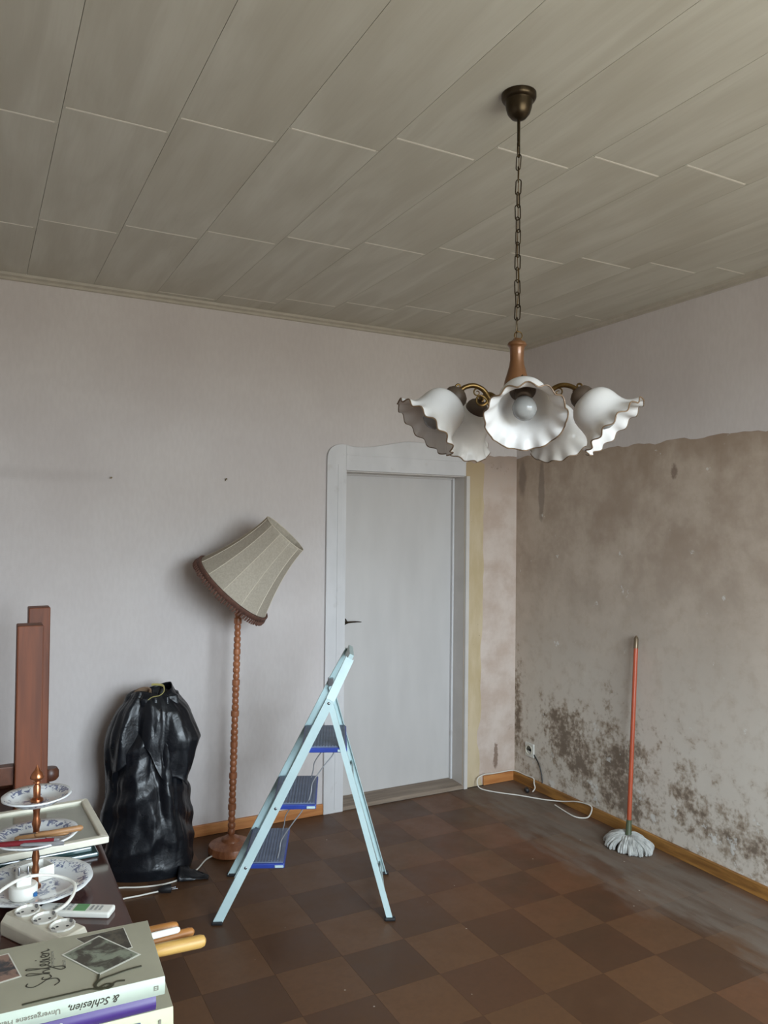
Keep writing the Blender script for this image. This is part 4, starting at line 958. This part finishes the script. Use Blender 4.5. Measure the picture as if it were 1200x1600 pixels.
def build_books():
    ox, oy = -2.823, -2.698; th = math.radians(-3)
    def book(name, label, z0, z1, x0, x1, y1, cov, spn, dx=0, dy=0, rot=0, hard=.003, gap=.004, group='books stacked on the table corner'):
        b = thing(name, label, 'book', (ox+dx, oy+dy, z0), th+rot, group)
        H = z1-z0
        G().box(x0, x1, .004, y1, 0, hard).obj('back_cover', cov, b, smooth=0, bevel=.0008)
        G().box(x0, x1, .004, y1, H-hard, H).obj('front_cover', cov, b, smooth=0, bevel=.0008)
        G().box(x0+gap, x1-gap, .006, y1-gap, hard, H-hard).obj('page_block', 'book_pages', b, smooth=0)
        sp_ = [(.004, 0), (.004, H)]+[(.004-.0045*math.sin(PI*i/8), H*(1-i/8)) for i in range(1, 8)]
        G().prism([(p[0], p[1]) for p in sp_], x0, x1, 'x').obj('spine', spn, b, smooth=50)
        return b, H
    b3, H3 = book('picture_book', 'thick pale yellow book with printed spine, lowest of the stack', TZ+.0005, .813, -.30, .014, .215, 'book_cover', 'book_yellow', dx=.0, dy=-.002)
    b2, H2 = book('purple_book', 'purple book in the middle of the stack', .8132, .8358, -.27, -.014, .19, 'book_purple', 'book_purple', dy=.001, rot=math.radians(.5))
    b1, H1 = book('cover_book', 'grey-beige book with old photographs on its cover, topmost of the stack', .836, .866, -.30, 0, .205, 'book_cover', 'book_spine')
    # cover prints of the top book (flat, a hair proud of the cover)
    z = H1+.0002
    def quad(pts, name, mat, zz): return G().prism(pts, zz, zz+.0003, 'z').obj(name, mat, b1, smooth=0)
    def shrink(pts, k): 
        cx = sum(p[0] for p in pts)/len(pts); cy = sum(p[1] for p in pts)/len(pts); return [(cx+(p[0]-cx)*k, cy+(p[1]-cy)*k) for p in pts]
    q = [(-.117, .168), (-.128, .188), (-.046, .193), (-.040, .118), (-.09, .110)]
    quad(shrink(q, 1.04), 'photo_edge', 'photo_border', z); quad(q, 'cover_photo', 'photo_print_dark', z+.0003)
    q = [(-.156, .141), (-.090, .182), (-.028, .086), (-.100, .050)]
    quad(q, 'photo_edge', 'photo_border', z+.0006); quad(shrink(q, .93), 'cover_photo', 'photo_print', z+.0009)
    q = [(-.295, .180), (-.240, .186), (-.219, .099), (-.275, .088)]
    quad(q, 'photo_edge', 'photo_border', z); quad(shrink(q, .92), 'cover_photo', 'photo_print_rose', z+.0003)
    # handwritten title drawn as strokes: u runs away from the spine (reading direction), v towards the book top (-x)
    def stroke(uv, r=.0012, mat='ink_dark', name='title_script'):
        return [(-.180-v, .060+u, z+.0003) for u, v in uv], r
    g = G()
    S = [[(.012, .030), (.004, .032), (-.002, .022), (.004, .010), (.012, .000), (.010, -.014), (-.002, -.018), (-.010, -.010)],              # S
         [(.022, .006), (.016, .008), (.014, .000), (.018, -.006), (.025, -.004)],                                                       # c
         [(.028, -.004), (.036, .014), (.042, .028), (.038, .032), (.034, .022), (.032, -.004), (.036, .006), (.041, .004), (.043, -.005)], # h
         [(.045, -.004), (.054, .018), (.058, .030), (.054, .032), (.051, .020), (.048, -.010), (.044, -.026), (.036, -.028), (.036, -.020), (.048, -.008), (.056, -.002)],  # l with tail
         [(.058, .000), (.064, .004), (.064, .010), (.059, .008), (.059, -.002), (.066, -.005)],                                         # e
         [(.068, -.004), (.073, .010), (.076, .000), (.072, -.006)],                                                                     # s
         [(.079, .007), (.079, -.004), (.083, -.005)],                                                                                   # i
         [(.086, .000), (.092, .003), (.092, .008), (.087, .007), (.087, -.002), (.094, -.005)],                                         # e
         [(.097, .007), (.097, -.005), (.099, .003), (.104, .007), (.106, .002), (.107, -.005), (.112, -.003)],                          # n
         [(.080, .016), (.081, .018)]]
    for st_ in S:
        p, r = stroke(st_); g.tube(spline(p, 5), r, 5, flat=.3)
    g.obj('title_script', 'ink_dark', b1)
    for k, (u0, u1, v) in enumerate(((.048, .108, -.008), (.036, .066, -.026))):
        RM = Matrix.Translation((-.176-v, .060+u0, z)) @ Matrix.Rotation(PI/2, 4, 'Z')
        text(('Unvergessene', 'Heimat')[k], .0095, 'ink_grey', b1, 'subtitle', 0, RM, .0002)
    # printed cord with knot
    g = G(); ck = lambda pts: spline([(p[0], p[1], z+.0012) for p in pts], 6)
    g.tube(ck([(-.218, .013), (-.185, .014), (-.142, .014), (-.118, .014), (-.100, .006), (-.088, .010), (-.076, .018), (-.063, .016)]), .0022, 6, flat=.35)
    g.tube(ck([(-.032, .048), (-.055, .046), (-.080, .040), (-.096, .036), (-.107, .026), (-.108, .014), (-.098, .008)]), .0024, 6, flat=.35)
    g.tube(ck([(-.101, .052), (-.104, .036), (-.110, .022), (-.104, .012), (-.092, .018), (-.082, .012), (-.090, .004), (-.097, .010)]), .0020, 6, flat=.35)
    g.obj('printed_cord', 'ink_green', b1)
    # spine lettering, upside down as on the photograph
    RS = lambda x, zz: Matrix.Translation((x, -.0008, zz)) @ Matrix.Rotation(PI/2, 4, 'X') @ Matrix.Rotation(PI, 4, 'Z')
    text('& Schlesien,', .0165, 'ink_dark', b1, 'spine_title', .35, RS(-.072, .020), .0006)
    text('Unvergessene Heimat', .0115, 'ink_grey', b1, 'spine_title', 0, RS(-.162, .019), .0006)
    g = G(); 
    for a in ((-.018, -.011, .012, .013), (-.018, -.011, .018, .019), (-.018, -.017, .012, .019), (-.012, -.011, .012, .019), (-.018, -.011, .015, .0158)): g.box(a[0], a[1], -.0012, -.0004, a[2], a[3])
    g.obj('publisher_mark', 'ink_grey', b1, smooth=0)
    RU = lambda x, zz, yy: Matrix.Translation((x, yy, zz)) @ Matrix.Rotation(PI/2, 4, 'X')
    text('IS', .020, 'photo_border', b2, 'spine_title', 0, RU(-.172, .0045, -.0006), .0006)
    text('ROTAT', .030, 'ink_blue', b3, 'spine_title', 0, RU(-.128, .031, -.0012), .0006, width=.9)
    G().box(-.010, -.006, -.0016, -.0004, .030, .048).obj('spine_rule', 'ink_grey', b3, smooth=0)
    # tools lying behind the books, handles over the edge
    def tool(name, label, a, b, r0, r1, mat, blade=None, cat='tool'):
        a, b = Vector(a), Vector(b); L = (b-a).length
        t = thing(name, label, cat, a, math.atan2(b.y-a.y, b.x-a.x))
        if blade:
            G().tube([(0, 0, 0), (L*.35, 0, 0), (L*.52, 0, 0)], [r0*.55, r0*.6, r0*.8], 10).obj('shank', blade, t)
            G().tube([(L*.50, 0, 0), (L*.54, 0, 0), (L*.62, 0, 0), (L*.80, 0, 0), (L*.95, 0, 0), (L*.985, 0, 0), (L, 0, 0)], [r0*.7, r0*.95, r0, r1, r1, r1*.8, r1*.3], 14).obj('handle', mat, t)
        else:
            G().tube([(0, 0, 0), (L*.03, 0, 0), (L*.97, 0, 0), (L, 0, 0)], [r0*.7, r0, r1, r1*.6], 12).obj('rod', mat, t)
        return t
    tool('screwdriver', 'wooden-handled tool farthest from the books beside the white stick', (-2.95, -2.325, TZ+.011), (-2.715, -2.336, TZ+.011), .010, .0105, 'handle_wood', 'steel')
    tool('white_stick', 'smooth white stick lying on top of the wooden handles', (-2.862, -2.388, TZ+.0275), (-2.724, -2.384, TZ+.0275), .0072, .0066, 'plastic_white', None, 'stick')
    tool('file', 'brown wooden-handled tool between the white stick and the yellow handle', (-2.93, -2.385, TZ+.010), (-2.690, -2.372, TZ+.010), .0095, .0100, 'handle_wood', 'knife_wood')
    tool('chisel', 'thick yellow wooden handle with a reddish shank beside the books', (-2.90, -2.412, TZ+.013), (-2.679, -2.424, TZ+.013), .0130, .0130, 'handle_wood_yellow', 'copper_wood')
build_books()
